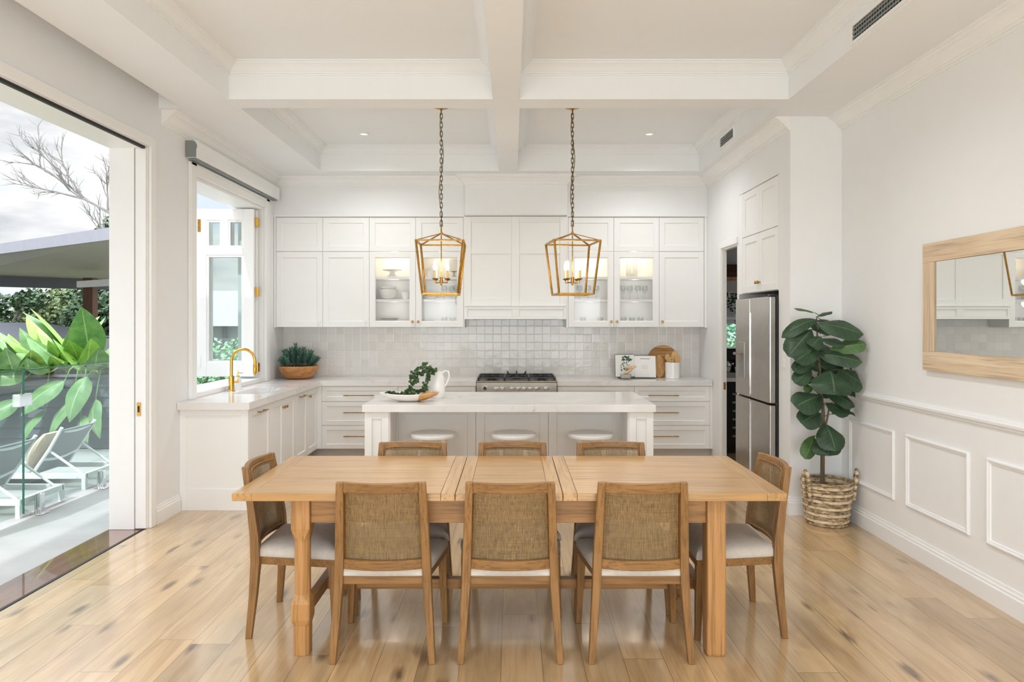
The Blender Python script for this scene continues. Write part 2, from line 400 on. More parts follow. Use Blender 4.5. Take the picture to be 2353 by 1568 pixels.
def paver():
    t = NT('white_stone_paving'); sp = t.node('ShaderNodeSeparateXYZ'); t.link(t.coords(), sp.inputs[0])
    fu = t.math('FRACT', t.math('DIVIDE', t.math('ADD', sp.outputs[0], 30), .6)); fv = t.math('FRACT', t.math('DIVIDE', t.math('ADD', sp.outputs[1], 30), .9))
    ln = t.math('MAXIMUM', t.math('LESS_THAN', fu, .008), t.math('LESS_THAN', fv, .006)); n = t.noise(t.coords(), 3, 4)
    t.col(t.mix(ln, t.ramp(n.outputs[0], [(.3, srgb(156, 154, 151)), (.7, srgb(168, 166, 163))]), srgb(170, 168, 166))); t.set(.6); return t.m
M['paver'] = paver()

def basketmat():
    t = NT('seagrass_coil'); sp = t.node('ShaderNodeSeparateXYZ'); t.link(t.coords(), sp.inputs[0])
    n = t.noise(t.mapping(t.coords(), (26, 26, 60)), 1, 4, .6); a = t.ramp(n.outputs[0], [(.40, srgb(104, 90, 70)), (.52, srgb(164, 144, 114)), (.70, srgb(208, 188, 154))])
    s = t.math('FRACT', t.math('MULTIPLY', sp.outputs[2], 13 / .34 / 2))
    lt = t.ramp(n.outputs[0], [(.36, srgb(152, 130, 98)), (.46, srgb(214, 194, 160)), (.7, srgb(232, 216, 186))])
    t.col(t.mix(t.math('GREATER_THAN', s, .5), a, lt)); t.set(.8); t.bump(n.outputs[0], .5, .01); return t.m
M['basket'] = basketmat()

def traymat():
    t = NT('half_painted_wood'); sp = t.node('ShaderNodeSeparateXYZ'); t.link(t.coords(), sp.inputs[0])
    n = t.noise(t.mapping(t.coords(), (3, 12, 12)), 1, 5, .6, .8); a = t.ramp(n.outputs[0], [(.3, srgb(176, 116, 60)), (.7, srgb(226, 178, 118))])
    edge = t.math('ADD', sp.outputs[0], t.math('MULTIPLY', sp.outputs[2], -.35))
    out = t.math('GREATER_THAN', t.math('ADD', t.math('MULTIPLY', t.math('ABSOLUTE', sp.outputs[1]), 1), 0), -1)
    t.col(t.mix(t.math('LESS_THAN', edge, .015), a, srgb(238, 232, 224))); t.set(.35); return t.m
M['tray'] = traymat()
LIGHT = dict(rear=160, tilt=20, sun=2.8, sky=1.02, zen=4.6, zcol=(.87,.93,1,1), down=85, front=118, cab=1.8, candle=4, pantry=14, exp=0.08)
# ------------------------------------------------------------------ room shell
ZC, ZS = 3.52, 3.25          # coffer ceiling and beam soffit heights
XL, XR, XK = -2.77, 2.69, 2.27
YB, YR = 8.45, -2.2
m = MB().box(-2.78, 4.2, YR - .2, 9.05, -.05, 0); struct('floor', m, M['floor'])

m = MB()
m.box(-3.06, 4.3, YR - .2, 9.05, ZC, ZC + .1)
m.box(-2.59, -2.13, YR, 5.46, ZS, ZC); m.box(XL, -2.59, YR, 5.46, 3.46, ZC); m.box(XL, -2.13, 5.46, YB, ZS, ZC)
m.box(2.08, XR, YR, 5.68, ZS, ZC); m.box(2.08, XR, 5.68, YB, ZS, ZC)
m.box(-2.13, 2.08, 7.745, YB, ZS, ZC)
m.box(-2.13, 2.08, 5.24, 5.46, ZS, ZC); m.box(-2.13, 2.08, 2.2, 2.42, ZS, ZC); m.box(-2.13, 2.08, YR, -1.9, ZS, ZC)
for y0, y1 in ((5.46, 7.745), (2.42, 5.24), (-1.9, 2.2)): m.box(-.145, .06, y0, y1, ZS, ZC)
struct('ceiling', m, M['ceil'])
m = MB().box(-4.2, 4.4, YR - .5, 5.95, 3.64, 3.72).box(-3.15, 4.4, 5.95, 9.2, 3.64, 3.72); struct('roof', m, M['roofgrey'], label='unseen flat roof over the room, eave shaped to shade the door', cat='roof')  # out of view; eave deepened to shade the jamb, cut back by the window

m = MB()
m.box(-3.06, XL, YR, 1.2, 0, ZC); m.box(-3.06, XL, 1.2, 5.3, 2.905, ZC); m.box(-3.06, XL, 5.3, 6.05, 0, ZC)
m.box(-3.06, XL, 6.05, 7.78, -.05, .94); m.box(-3.06, XL, 6.05, 7.78, 2.85, ZC); m.box(-3.06, XL, 7.78, 8.6, 0, ZC)
struct('wall_left', m, M['wall'])
m = MB().box(XL, XK + .12, YB, 8.6, 0, ZC); struct('wall_back', m, M['wall'])
m = MB().box(XR, XR + .15, YR, 5.68, 0, ZC); struct('wall_right', m, M['wall'])
m = MB().box(XK, XR + .5, 5.68, 5.925, 0, ZC); struct('wall_pillar', m, M['wall'])
m = MB()
m.box(XK, XK + .12, 5.925, 6.967, 2.835, ZC); m.box(XK, XK + .045, 6.967, 7.53, 2.36, ZC); m.box(XK, XK + .045, 7.53, YB, 0, ZC)
m.box(XK + .0, 3.05, 6.967, 7.02, 0, 2.36); m.box(3.05, 3.15, 5.925, 7.02, 0, 2.84); m.box(XK + .12, 3.15, 5.925, 7.02, 2.84, 2.9)
struct('wall_kitchen_right', m, M['wall'])
m = MB()
m.box(-3.06, -2.35, YR - .2, YR, 0, ZC); m.box(2.35, XR + .15, YR - .2, YR, 0, ZC); m.box(-2.35, 2.35, YR - .2, YR, 2.8, ZC)
struct('wall_rear', m, M['wall'])
# bulkhead above the wall cabinets
m = MB().box(XL, XK, 8.1, YB, 2.80, ZS); m.box(-.54, .635, 7.99, 8.1, 2.80, ZS)
struct('wall_bulkhead', m, M['wall'])
m = MB().box(XL + .001, XK - .001, YB - .012, YB, .90, 1.66); struct('wall_backsplash', m, M['tiles'])
# pantry shell
m = MB()
m.box(4.2, 4.3, 7.02, 9.05, 0, 2.7); m.box(XK + .045, 4.2, 7.02, 9.05, 2.6, 2.7)
m.box(XK + .12, 4.2, 8.95, 9.05, 0, 1.24); m.box(XK + .12, 4.2, 8.95, 9.05, 1.56, 2.6); m.box(XK + .12, 2.45, 8.95, 9.05, 1.24, 1.56); m.box(3.4, 4.2, 8.95, 9.05, 1.24, 1.56)
m.box(3.15, 4.2, 6.97, 7.02, 0, 2.7); m.box(XK + .045, XK + .14, 8.6, 9.05, 0, 2.6)
struct('wall_pantry', m, M['wall'])

def crown(z, s=1.0):
    return [(0, z), (.115 * s, z), (.115 * s, z - .014 * s), (.100 * s, z - .018 * s), (.097 * s, z - .028 * s), (.080 * s, z - .036 * s), (.060 * s, z - .052 * s), (.040 * s, z - .076 * s),
            (.032 * s, z - .086 * s), (.024 * s, z - .088 * s), (.022 * s, z - .100 * s), (.010 * s, z - .104 * s), (.008 * s, z - .116 * s), (0, z - .118 * s)]
n_trim = [0]
def trim(m, mat='trim', label=None):
    n_trim[0] += 1
    return struct('trim_%d' % n_trim[0], m, M[mat], label=label)
for x0, x1 in ((-2.13, -.145), (.06, 2.08)):
    for y0, y1 in ((5.46, 7.745), (2.42, 5.24), (-1.9, 2.2)):
        trim(MB().moulding([(x0, y0), (x1, y0), (x1, y1), (x0, y1)], crown(ZC, .78), 1, True), 'ceil')
trim(MB().moulding([(XL, 5.5), (XL, 8.1)], crown(ZS), -1))
trim(MB().moulding([(XR, YR), (XR, 5.68)], crown(ZS), 1))
trim(MB().moulding([(XK, 5.68), (XK, 8.1)], crown(ZS), 1))
trim(MB().moulding([(XL, 8.1), (-.54, 8.1), (-.54, 7.99), (.635, 7.99), (.635, 8.1), (XK, 8.1)], crown(ZS, .85), -1))
base = [(0, 0), (.02, 0), (.02, .098), (.014, .106), (.014, .118), (.008, .124), (.006, .14), (0, .142)]
o = struct('baseboard_left', MB().moulding([(XL, 5.40), (XL, 5.785)], base, -1), M['trim'])
o = struct('baseboard_right', MB().moulding([(XR, YR), (XR, 5.68), (XK, 5.68), (XK, 5.92)], base, 1), M['wall'])
# dado rail and wainscot frames on the right-hand wall
trim(MB().moulding([(XR, YR), (XR, 5.68)], [(0, .985), (.012, .985), (.014, .998), (.024, 1.005), (.026, 1.02), (.016, 1.026), (.014, 1.036), (0, 1.04)], 1), 'wall')
def wain(y0, y1, z0=.32, z1=.808):
    m = MB(); prof = [(0, 0), (.008, .0), (.015, .006), (.015, .014), (.009, .020), (.009, .026), (0, .03)]
    pts = [(y0, z0), (y1, z0), (y1, z1), (y0, z1)]; secs = []
    sg = [(1, 1), (-1, 1), (-1, -1), (1, -1)]
    for (y, z), (a, b) in zip(pts, sg): secs.append([V((XR - q, y + a * w, z + b * w)) for q, w in prof])
    m.loft(secs, True, True); trim(m, 'wall')
for y0, y1 in ((4.893, 5.54), (4.09, 4.745), (3.285, 3.937), (2.48, 3.13), (1.68, 2.33), (.88, 1.53), (.08, .73)): wain(y0, y1)

# ------------------------------------------------------------------ sliding door opening (left)
m = MB()
for y0, y1, z0, z1 in ((5.305, 5.385, 0, 2.985), (1.115, 1.195, 0, 2.985), (1.195, 5.305, 2.91, 2.985)):
    m.box(XL, XL + .022, y0, y1, z0, z1)
d1 = struct('door_1', m, M['trim'], bev=.006)
obj('jamb', MB().box(-3.05, -2.862, 5.272, 5.3, 0, 2.905).box(-3.05, -2.80, 1.2, 1.228, 0, 2.905).box(-3.05, -2.802, 1.228, 5.272, 2.89, 2.906), M['white'], d1)
obj('door_panel', MB().box(-2.856, -2.776, 5.278, 5.3, 0.005, 2.895), M['white'], d1, bev=.002)
fp = obj('flush_pull', MB().box(-2.842, -2.814, 5.273, 5.279, .862, .962), M['gold'], d1)
obj('latch_slot', MB().box(-2.835, -2.821, 5.271, 5.274, .888, .936), M['dark_gap'], fp)
obj('head_track', MB().box(-2.802, -2.778, 1.2, 5.272, 2.886, 2.905), M['dark_gap'], d1)
obj('sill', MB().box(-3.06, -2.78, 1.2, 5.3, -.045, -.002), M['jarrah'], d1)
obj('floor_track', MB().box(-2.806, -2.786, 1.2, 5.3, -.003, .002), M['dark_gap'], d1)

# ------------------------------------------------------------------ servery window (left wall of the kitchen)
m = MB()
for y0, y1, z0, z1 in ((5.955, 6.055, .905, 2.95), (7.775, 7.875, .905, 2.95), (6.055, 7.775, 2.845, 2.95)):
    m.box(XL, XL + .022, y0, y1, z0, z1)
    m.box(XL + .022, XL + .032, y0 + (.0 if z0 < 2 else -.1), y1 + (0 if z0 < 2 else .1), z1 - .03 if z0 > 2 else z0, z1 if z0 > 2 else z1)
w1o = struct('window_1', m, M['trim'], bev=.005)
obj('window_frame', MB().box(-3.05, XL, 6.05, 6.085, .94, 2.85).box(-3.05, XL, 7.745, 7.78, .94, 2.85).box(-3.05, XL, 6.085, 7.745, 2.815, 2.85), M['white'], w1o, bev=.003)
obj('window_sill', MB().box(-3.1, XL + .012, 6.055, 7.775, .905, .952), M['white'], w1o, bev=.004)
def sash(y, name):
    X0, X1, Z0, Z1 = -3.44, -2.81, .975, 2.80; H = Z1 - Z0; T = .038
    m = MB(); a = .115
    m.box(X0, X0 + a, y, y + T, Z0, Z1); m.box(X1 - a, X1, y, y + T, Z0, Z1); m.box(X0 + a, X1 - a, y, y + T, Z0, Z0 + .15); m.box(X0 + a, X1 - a, y, y + T, Z1 - .12, Z1)
    m.box(X0 + a, X1 - a, y, y + T, Z1 - .50, Z1 - .42); xm = (X0 + X1) / 2; m.box(xm - .035, xm + .035, y, y + T, Z1 - .42, Z1 - .12)
    s = obj(name, m, M['white'], w1o, bev=.004)
    g = MB()
    for x0, x1, z0, z1 in ((X0 + a, X1 - a, Z0 + .15, Z1 - .50), (X0 + a, xm - .035, Z1 - .42, Z1 - .12), (xm + .035, X1 - a, Z1 - .42, Z1 - .12)):
        for p0, p1, q0, q1 in ((x0, x0 + .022, z0, z1), (x1 - .022, x1, z0, z1), (x0 + .022, x1 - .022, z0, z0 + .022), (x0 + .022, x1 - .022, z1 - .022, z1)): g.box(p0, p1, y + .009, y + T - .009, q0, q1)
    obj('glazing_bead', g, M['white'], s)
    obj('pane', MB().box(X0 + a, X1 - a, y + .017, y + .021, Z0 + .15, Z1 - .12), M['win_glass'], s)
    return s
s1 = sash(7.575, 'folding_sash'); s2 = sash(7.665, 'folding_sash')
for z in (1.07, 1.9, 2.66): obj('hinge', MB().box(-2.812, -2.776, 7.607, 7.667, z - .05, z + .05), M['gold'], w1o, bev=.004)
for z in (1.14, 2.62): obj('sash_hinge_plate', MB().box(-3.42, -3.385, 7.570, 7.576, z - .07, z + .07), M['brass'] if z > 2 else M['white'], s1, bev=.002)

# ------------------------------------------------------------------ pantry doorway
m = MB()
for y0, y1, z0, z1 in ((7.53, 7.60, 0, 2.43), (6.99, 7.53, 2.36, 2.43)): m.box(XK - .018, XK, y0, y1, z0, z1)
d2 = struct('door_2', m, M['trim'], bev=.004)
obj('jamb', MB().box(XK, XK + .045, 7.51, 7.53, 0, 2.36).box(XK, XK + .045, 7.02, 7.51, 2.34, 2.36), M['white'], d2)
obj('strike_plate', MB().box(XK + .012, XK + .034, 7.506, 7.511, .84, .92), M['brass'], d2)

# ------------------------------------------------------------------ roller blind above the window
b = thing('roller_blind', 'white roller blind rolled up in its cassette above the kitchen window', 'blind', (XL + .05, 6.93, 2.96))
prof = [(XL + .003, 2.97), (XL + .096, 2.97), (XL + .10, 2.974), (XL + .10, 3.100), (XL + .094, 3.114), (XL + .08, 3.118), (XL + .003, 3.118)]
obj('cassette', MB().prism(prof, 5.92, 8.0, lambda p, a: V((p[0], a, p[1]))), M['trim'], b)
prof2 = [(XL + .003, 2.974), (XL + .085, 2.974), (XL + .085, 3.04), (XL + .092, 3.06), (XL + .092, 3.08), (XL + .08, 3.104), (XL + .06, 3.112), (XL + .003, 3.112)]
for y in (5.902, 7.99): obj('end_cap', MB().prism(prof2, y, y + .02, lambda p, a: V((p[0], a, p[1]))), M['grey'], b)
obj('bottom_bar', MB().box(XL + .024, XL + .075, 5.93, 7.99, 2.955, 2.968), M['grey'], b, bev=.004)

# ------------------------------------------------------------------ ceiling vents and downlights
def vent(y0, y1, z0, z1, label):
    x = 2.08; t = thing('air_vent', label, 'vent', (x, (y0 + y1) / 2, z0), 'air vents on the ceiling soffit')
    m = MB(); a = .020
    for p in ((y0, y0 + a, z0, z1), (y1 - a, y1, z0, z1), (y0 + a, y1 - a, z0, z0 + a), (y0 + a, y1 - a, z1 - a, z1)): m.box(x - .012, x, *p)
    obj('frame', m, M['trim'], t, bev=.002)
    obj('backing', MB().box(x - .001, x + .0, y0 + a, y1 - a, z0 + a, z1 - a), M['steel_dark'], t)
    n = max(3, int((y1 - y0) / .03)); v = MB()
    for k in range(n): yy = y0 + a + (y1 - y0 - 2 * a) * (k + .5) / n; v.box(x - .004, x - .001, yy - .003, yy + .003, z0 + a, z1 - a)
    for k in range(3):
        zz = z0 + a + (z1 - z0 - 2 * a) * (k + .7) / 3.4; v.box(x - .007, x - .004, y0 + a, y1 - a, zz - .005, zz + .005)
    obj('louvre', v, M['grey'], t)
vent(3.62, 4.26, 3.262, 3.392, 'large white louvred air vent in the soffit nearest the camera, top right')
vent(6.50, 6.95, 3.285, 3.41, 'small white louvred air vent in the soffit above the fridge')
for x, lab in ((-1.53, 'round recessed downlight in the left rear ceiling coffer'), (1.42, 'round recessed downlight in the right rear ceiling coffer')):
    t = thing('downlight', lab, 'ceiling light', (x, 7.2, ZC - .012), 'downlights in the rear coffers')
    obj('rim', MB().lathe([(.038, 0), (.055, 0), (.058, .004), (.055, .012), (.038, .012)], (x, 7.2, ZC - .012), 24, cap=False), M['white'], t, smooth=True)
    obj('lens', MB().lathe([(.039, .004), (.039, .010)], (x, 7.2, ZC - .012), 24), M['dlight'], t)
t = thing('light_switch', 'white light switch plate on the wall end beside the fridge', 'switch', (XK, 5.80, 1.20))
obj('plate', MB().box(XK - .008, XK, 5.765, 5.835, 1.19, 1.31), M['white'], t, bev=.002)
obj('rocker', MB().box(XK - .012, XK - .008, 5.79, 5.81, 1.235, 1.265), M['white'], t, bev=.002)

# ------------------------------------------------------------------ joinery helpers
def PX(x0, y, z0): return lambda u, v, d: V((x0 + u, y - d, z0 + v))           # faces the camera
def PLx(x, y0, z0): return lambda u, v, d: V((x + d, y0 + u, z0 + v))          # faces +X
def PRx(x, y0, z0): return lambda u, v, d: V((x - d, y0 + u, z0 + v))          # faces -X
def pbox(m, P, u0, u1, v0, v1, d0, d1):
    p = [P(u, v, d) for u in (u0, u1) for v in (v0, v1) for d in (d0, d1)]
    m.add(p, [(0,1,3,2),(4,6,7,5),(0,4,5,1),(2,3,7,6),(0,2,6,4),(1,5,7,3)])
def ring(m, P, u0, u1, v0, v1, w, d0, d1):
    for a in ((u0, u0 + w, v0, v1), (u1 - w, u1, v0, v1), (u0 + w, u1 - w, v0, v0 + w), (u0 + w, u1 - w, v1 - w, v1)): pbox(m, P, *a, d0, d1)
def shaker(P, w, h, fr=.065, t=.02, panel=True, top=None):
    m = MB(); g = .0015
    ring(m, P, g, w - g, g, h - g, fr, 0, t)
    s = .009
    # bevelled bead between frame and panel
    a0, b0, a1, b1 = fr, fr, w - fr, h - fr
    o = [(a0, b0), (a1, b0), (a1, b1), (a0, b1)]; i = [(a0 + s, b0 + s), (a1 - s, b0 + s), (a1 - s, b1 - s), (a0 + s, b1 - s)]
    vs = [P(x, y, t - .003) for x, y in o] + [P(x, y, t - .010) for x, y in i]
    m.add(vs, [(k, (k + 1) % 4, 4 + (k + 1) % 4, 4 + k) for k in range(4)])
    if panel: pbox(m, P, fr, w - fr, fr, h - fr, 0, t - .0105)
    return m
def bar_handle(P, u0, u1, v, d=0):
    m = MB(); r = .0055
    m.tube([P(u0, v, d + .032), P(u1, v, d + .032)], r, 8)
    for u in (u0 + .03, u1 - .03): m.tube([P(u, v, d), P(u, v, d + .03)], r * .9, 8)
    return m
def knob(P, u, v, d=0):
    m = MB(); ax = P(0, 0, 1) - P(0, 0, 0)
    m.lathe_axis([(.009, 0), (.006, .006), (.006, .014), (.014, .018), (.016, .024), (.013, .03), (.004, .032)], P(u, v, d), ax, 14); return m

# ------------------------------------------------------------------ wall cabinets on the back wall
Y0, ZB, ZM, ZT = 8.1, 1.509, 2.388, 2.79
YD = Y0 + .022           # carcass front
cabinets = []
def wall_cab(x0, x1, glass, label, knob_u, kmat, group):
    w = x1 - x0; c = thing('wall_cabinet', label, 'cabinet', ((x0 + x1) / 2, 8.26, ZB), group)
    m = MB(); T = .018
    if glass:
        m.box(x0, x0 + T, YD, YB - .013, ZB, ZM); m.box(x1 - T, x1, YD, YB - .013, ZB, ZM); m.box(x0 + T, x1 - T, YD, YB - .013, ZB, ZB + .03); m.box(x0 + T, x1 - T, YB - .025, YB - .013, ZB, ZM)
        m.box(x0, x1, YD, YB - .013, ZM, ZT)
    else: m.box(x0, x1, YD, YB - .013, ZB, ZT)
    obj('body', m, M['cab'], c)
    obj('upper_door', shaker(PX(x0, YD, ZM + .002), w, ZT - ZM - .004), M['cab'], c, bev=.0015)
    P = PX(x0, YD, ZB)
    d = obj('glass_door' if glass else 'lower_door', shaker(P, w, ZM - ZB - .002, panel=not glass), M['cab'], c, bev=.0015)
    if glass:
        g = MB(); pbox(g, P, .06, w - .06, .06, ZM - ZB - .06, .007, .010); obj('pane', g, M['cab_glass'], d)
    obj('knob', knob(P, knob_u if knob_u > 0 else w + knob_u, .062, .02), M[kmat], d, smooth=True)
    if glass:
        for z in (1.835, 2.098): obj('shelf', MB().box(x0 + T, x1 - T, YD + .03, YB - .026, z - .03, z), M['cab'], c)
        obj('puck_lamp', MB().lathe([(.03, 0), (.03, .008)], ((x0 + x1) / 2, 8.28, ZM - .009), 16), M['puck'], c)
    return c
GL = 'wall cabinets left of the range hood'; GR = 'wall cabinets right of the range hood'
xs = [-2.744, -2.203, -1.662, -1.121, -.566]
wall_cab(xs[0], xs[1], 0, 'solid white wall cabinet in the left corner beside the window', -.035, 'white', GL)
wall_cab(xs[1], xs[2], 0, 'solid white wall cabinet between the corner cabinet and the glass doors', -.035, 'white', GL)
wall_cab(xs[2], xs[3], 1, 'glass-fronted white wall cabinet holding cake stand, white bowls and plates', -.033, 'brass', GL)
wall_cab(xs[3], xs[4], 1, 'glass-fronted white wall cabinet directly left of the range hood', .033, 'brass', GL)
xr = [.655, 1.185, 1.712, 2.235]
wall_cab(xr[0], xr[1], 1, 'glass-fronted white wall cabinet directly right of the range hood', -.033, 'brass', GR)
wall_cab(xr[1], xr[2], 1, 'glass-fronted white wall cabinet with a glass pitcher on its top shelf', .033, 'brass', GR)
wall_cab(xr[2], xr[3], 0, 'solid white wall cabinet at the right end beside the pantry door', .033, 'brass', GR)
m = MB()
for x0, x1 in ((-2.766, -2.746), (-.564, -.552), (.633, .653), (2.237, 2.268)): m.box(x0, x1, 8.095, YB - .013, ZB - .004, ZT)
trim(m, 'cab')
trim(MB().moulding([(-2.768, 8.1), (-.552, 8.1)], [(0, 2.79), (.012, 2.79), (.02, 2.80), (.02, 2.815), (0, 2.818)], -1))
trim(MB().moulding([(.633, 8.1), (2.268, 8.1)], [(0, 2.79), (.012, 2.79), (.02, 2.80), (.02, 2.815), (0, 2.818)], -1))
# range hood
h = thing('range_hood', 'white panelled range hood boxed in between the wall cabinets', 'range hood', (.04, 8.2, 1.60))
hx0, hx1 = -.551, .632
obj('body', MB().box(hx0, hx1, 8.105, YB - .013, 1.625, 2.798).box(hx0, hx1, 8.09, YB - .013, 1.60, 1.625), M['cab'], h)
m = MB(); P = PX(hx0, 8.105, 1.76); w = hx1 - hx0; hh = 1.035
for u0, u1 in ((0, .075), (w / 2 - .045, w / 2 + .045), (w - .075, w)): pbox(m, P, u0, u1, 0, hh, 0, .02)
for u0, u1 in ((.075, w / 2 - .045), (w / 2 + .045, w - .075)):
    for v0, v1 in ((0, .075), (.60, .665), (hh - .07, hh)): pbox(m, P, u0, u1, v0, v1, 0, .02)
    pbox(m, P, u0, u1, 0, hh, 0, .009)
obj('front_panel', m, M['cab'], h, bev=.003)
m = MB(); P = PX(hx0, 8.09, 1.60); ring(m, P, 0, w, 0, .15, .035, 0, .02); pbox(m, P, w / 2 - .045, w / 2 + .045, .035, .115, 0, .02); pbox(m, P, .035, w - .035, .035, .115, 0, .009)
pbox(m, P, 0, w, .15, .162, 0, .03)
obj('mantle', m, M['cab'], h, bev=.003)
obj('filter', MB().box(hx0 + .1, hx1 - .1, 8.12, 8.42, 1.597, 1.603), M['steel_dark'], h)
# ------------------------------------------------------------------ base cabinets
def drawer_cab(x0, x1, label, hu, fill=()):
    c = thing('drawer_cabinet', label, 'cabinet', ((x0 + x1) / 2, 8.15, 0), 'drawer cabinets along the back wall')
    obj('body', MB().box(x0 + .001, x1 - .001, 7.89, YB - .013, .134, .843), M['cab'], c)
    obj('toe_kick', MB().box(min([x0] + [q[0] - .06 for q in fill if q[0] < x0]), max([x1] + [q[1] for q in fill]), 7.96, 7.975, 0, .134), M['toekick'], c)
    for a, b in fill: obj('filler', MB().box(a, b, 7.874, 7.90, .134, .845), M['cab'], c)
    for z0, z1 in ((.134, .40), (.40, .67), (.67, .846)):
        P = PX(x0, 7.89, z0); w = x1 - x0
        d = obj('drawer', shaker(P, w, z1 - z0 - .003, fr=.05), M['cab'], c, bev=.0015)
        obj('handle', bar_handle(P, hu, hu + .345, (z1 - z0) / 2 - .02 + (.03 if z1 < .8 else 0), .011), M['brass'], d, smooth=True)
drawer_cab(-2.15, -1.29, 'three-drawer white base cabinet in the left corner, brass bar handles', .25, [(-2.222, -2.151)])
drawer_cab(-1.29, -.408, 'white drawer base cabinet directly left of the range cooker', .27)
drawer_cab(.512, 1.382, 'white drawer base cabinet directly right of the range cooker', .27)
drawer_cab(1.382, 2.235, 'three-drawer white base cabinet at the right end beside the pantry door', .155, [(2.2355, 2.269)])
# run under the window
def left_cab(y0, y1, label, kind):
    c = thing('base_cabinet', label, 'cabinet', (-2.48, (y0 + y1) / 2, 0), 'base cabinets under the window')
    obj('body', MB().box(-2.76, -2.22, y0 + .001, y1 - .001, .134, .66 if kind == 'sink' else .843), M['cab'], c)
    obj('toe_kick', MB().box(-2.29, -2.275, y0, y1 if kind != 'knob' else 7.955, 0, .134), M['toekick'], c)
    if kind == 'sink':
        w = (y1 - y0) / 2
        for k in range(2):
            P = PLx(-2.22, y0 + k * w, .134); d = obj('door', shaker(P, w, .709), M['cab'], c, bev=.0015)
            obj('knob', knob(P, w - .035 if k == 0 else .035, .62, .02), M['brass'], d, smooth=True)
    else:
        P = PLx(-2.22, y0, .134); w = y1 - y0; d = obj('door', shaker(P, w, .709), M['cab'], c, bev=.0015)
        if kind == 'bar': obj('handle', bar_handle(P, w / 2 - .1, w / 2 + .1, .66, .011 if 0 else .02), M['brass'], d, smooth=True)
        else: obj('knob', knob(P, .05, .63, .02), M['brass'], d, smooth=True)
left_cab(5.83, 6.35, 'white base cabinet with one bar handle at the near end below the sink bench', 'bar')
left_cab(6.35, 7.08, 'white double-door sink cabinet with two brass knobs', 'sink')
left_cab(7.08, 7.49, 'white base cabinet with a bar handle just beyond the sink doors', 'bar')
left_cab(7.49, 7.885, 'white base cabinet with a single brass knob in the inner corner', 'knob')
m = MB(); P = PX(-2.769, 5.83, 0)
w = .572; pbox(m, P, 0, w, 0, .845, 0, .025)
for a in ((0, .06, 0, .845), (w - .06, w, 0, .845), (.06, w - .06, 0, .18), (.06, w - .06, .79, .845)): pbox(m, P, *a, .025, .034)
tag(obj('end_panel', m, M['cab'], bev=.002), 'white panelled end of the sink bench facing the dining table', 'cabinet panel')

m = MB(); z0, z1 = .846, .905
m.box(-2.766, -2.60, 5.75, YB - .013, z0, z1); m.box(-2.28, -2.17, 5.75, YB - .013, z0, z1); m.box(-2.60, -2.28, 5.75, 6.42, z0, z1); m.box(-2.60, -2.28, 7.05, YB - .013, z0, z1)
m.box(-2.17, -.404, 7.85, YB - .013, z0, z1)
wt = tag(obj('worktop', m, M['stone']), 'L-shaped white stone worktop with the sink, under the window and left of the cooker', 'worktop')
tag(obj('worktop', MB().box(.509, 2.262, 7.85, YB - .013, z0, z1), M['stone'], bev=.002), 'straight white stone worktop right of the cooker', 'worktop')
s = thing('kitchen_sink', 'white undermount sink set in the stone under the window', 'sink', (-2.44, 6.76, .66))
m = MB(); a = .012
m.box(-2.60, -2.28, 6.42, 7.05, .67, .682); m.box(-2.60 - a, -2.60, 6.42 - a, 7.05 + a, .67, .845); m.box(-2.28, -2.28 + a, 6.42 - a, 7.05 + a, .67, .845); m.box(-2.60, -2.28, 6.42 - a, 6.42, .67, .845); m.box(-2.60, -2.28, 7.05, 7.05 + a, .67, .845)
obj('basin', m, M['ceramic'], s); obj('drain', MB().lathe([(.04, 0), (.04, .004), (.02, .002)], (-2.44, 6.9, .682), 20), M['chrome'], s, smooth=True)

# tap
fx, fy = -2.70, 6.70
f = thing('kitchen_tap', 'brushed gold gooseneck kitchen tap behind the sink', 'tap', (fx, fy, .905))
obj('base', MB().lathe([(.034, 0), (.034, .006), (.026, .01), (.026, .145), (.018, .15)], (fx, fy, .905), 20), M['gold'], f, smooth=True)
R = .113; pts = [(fx, fy, 1.05), (fx, fy, 1.195)] + [(fx + R - R * math.cos(a), fy, 1.195 + R * math.sin(a)) for a in [PI * k / 16 for k in range(1, 17)]] + [(fx + 2 * R, fy, 1.165)]
obj('spout', MB().tube(pts, .0135, 14), M['gold'], f, smooth=True)
obj('spray_head', MB().lathe([(.012, .03), (.017, .02), (.017, -.06), (.013, -.075), (.010, -.078)], (fx + 2 * R, fy, 1.14), 16), M['gold'], f, smooth=True)
obj('lever', MB().tube([(fx + .02, fy + .02, .99), (fx + .055, fy + .035, .995)], .012, 10).tube([(fx + .05, fy + .033, .99), (fx + .052, fy + .035, 1.10)], .005, 8), M['gold'], f, smooth=True)
d = thing('soap_dispenser', 'white pump soap bottle beside the gold tap', 'soap bottle', (-2.70, 6.86, .905))
obj('bottle', MB().lathe([(.030, 0), (.033, .005), (.033, .105), (.024, .118), (.012, .124)], (-2.70, 6.86, .905), 20), M['ceramic'], d, smooth=True)
obj('pump', MB().lathe([(.013, .122), (.013, .138), (.005, .14), (.005, .165)], (-2.70, 6.86, .905), 12).tube([(-2.70, 6.86, 1.07), (-2.655, 6.86, 1.068)], .005, 8), M['steel'], d, smooth=True)

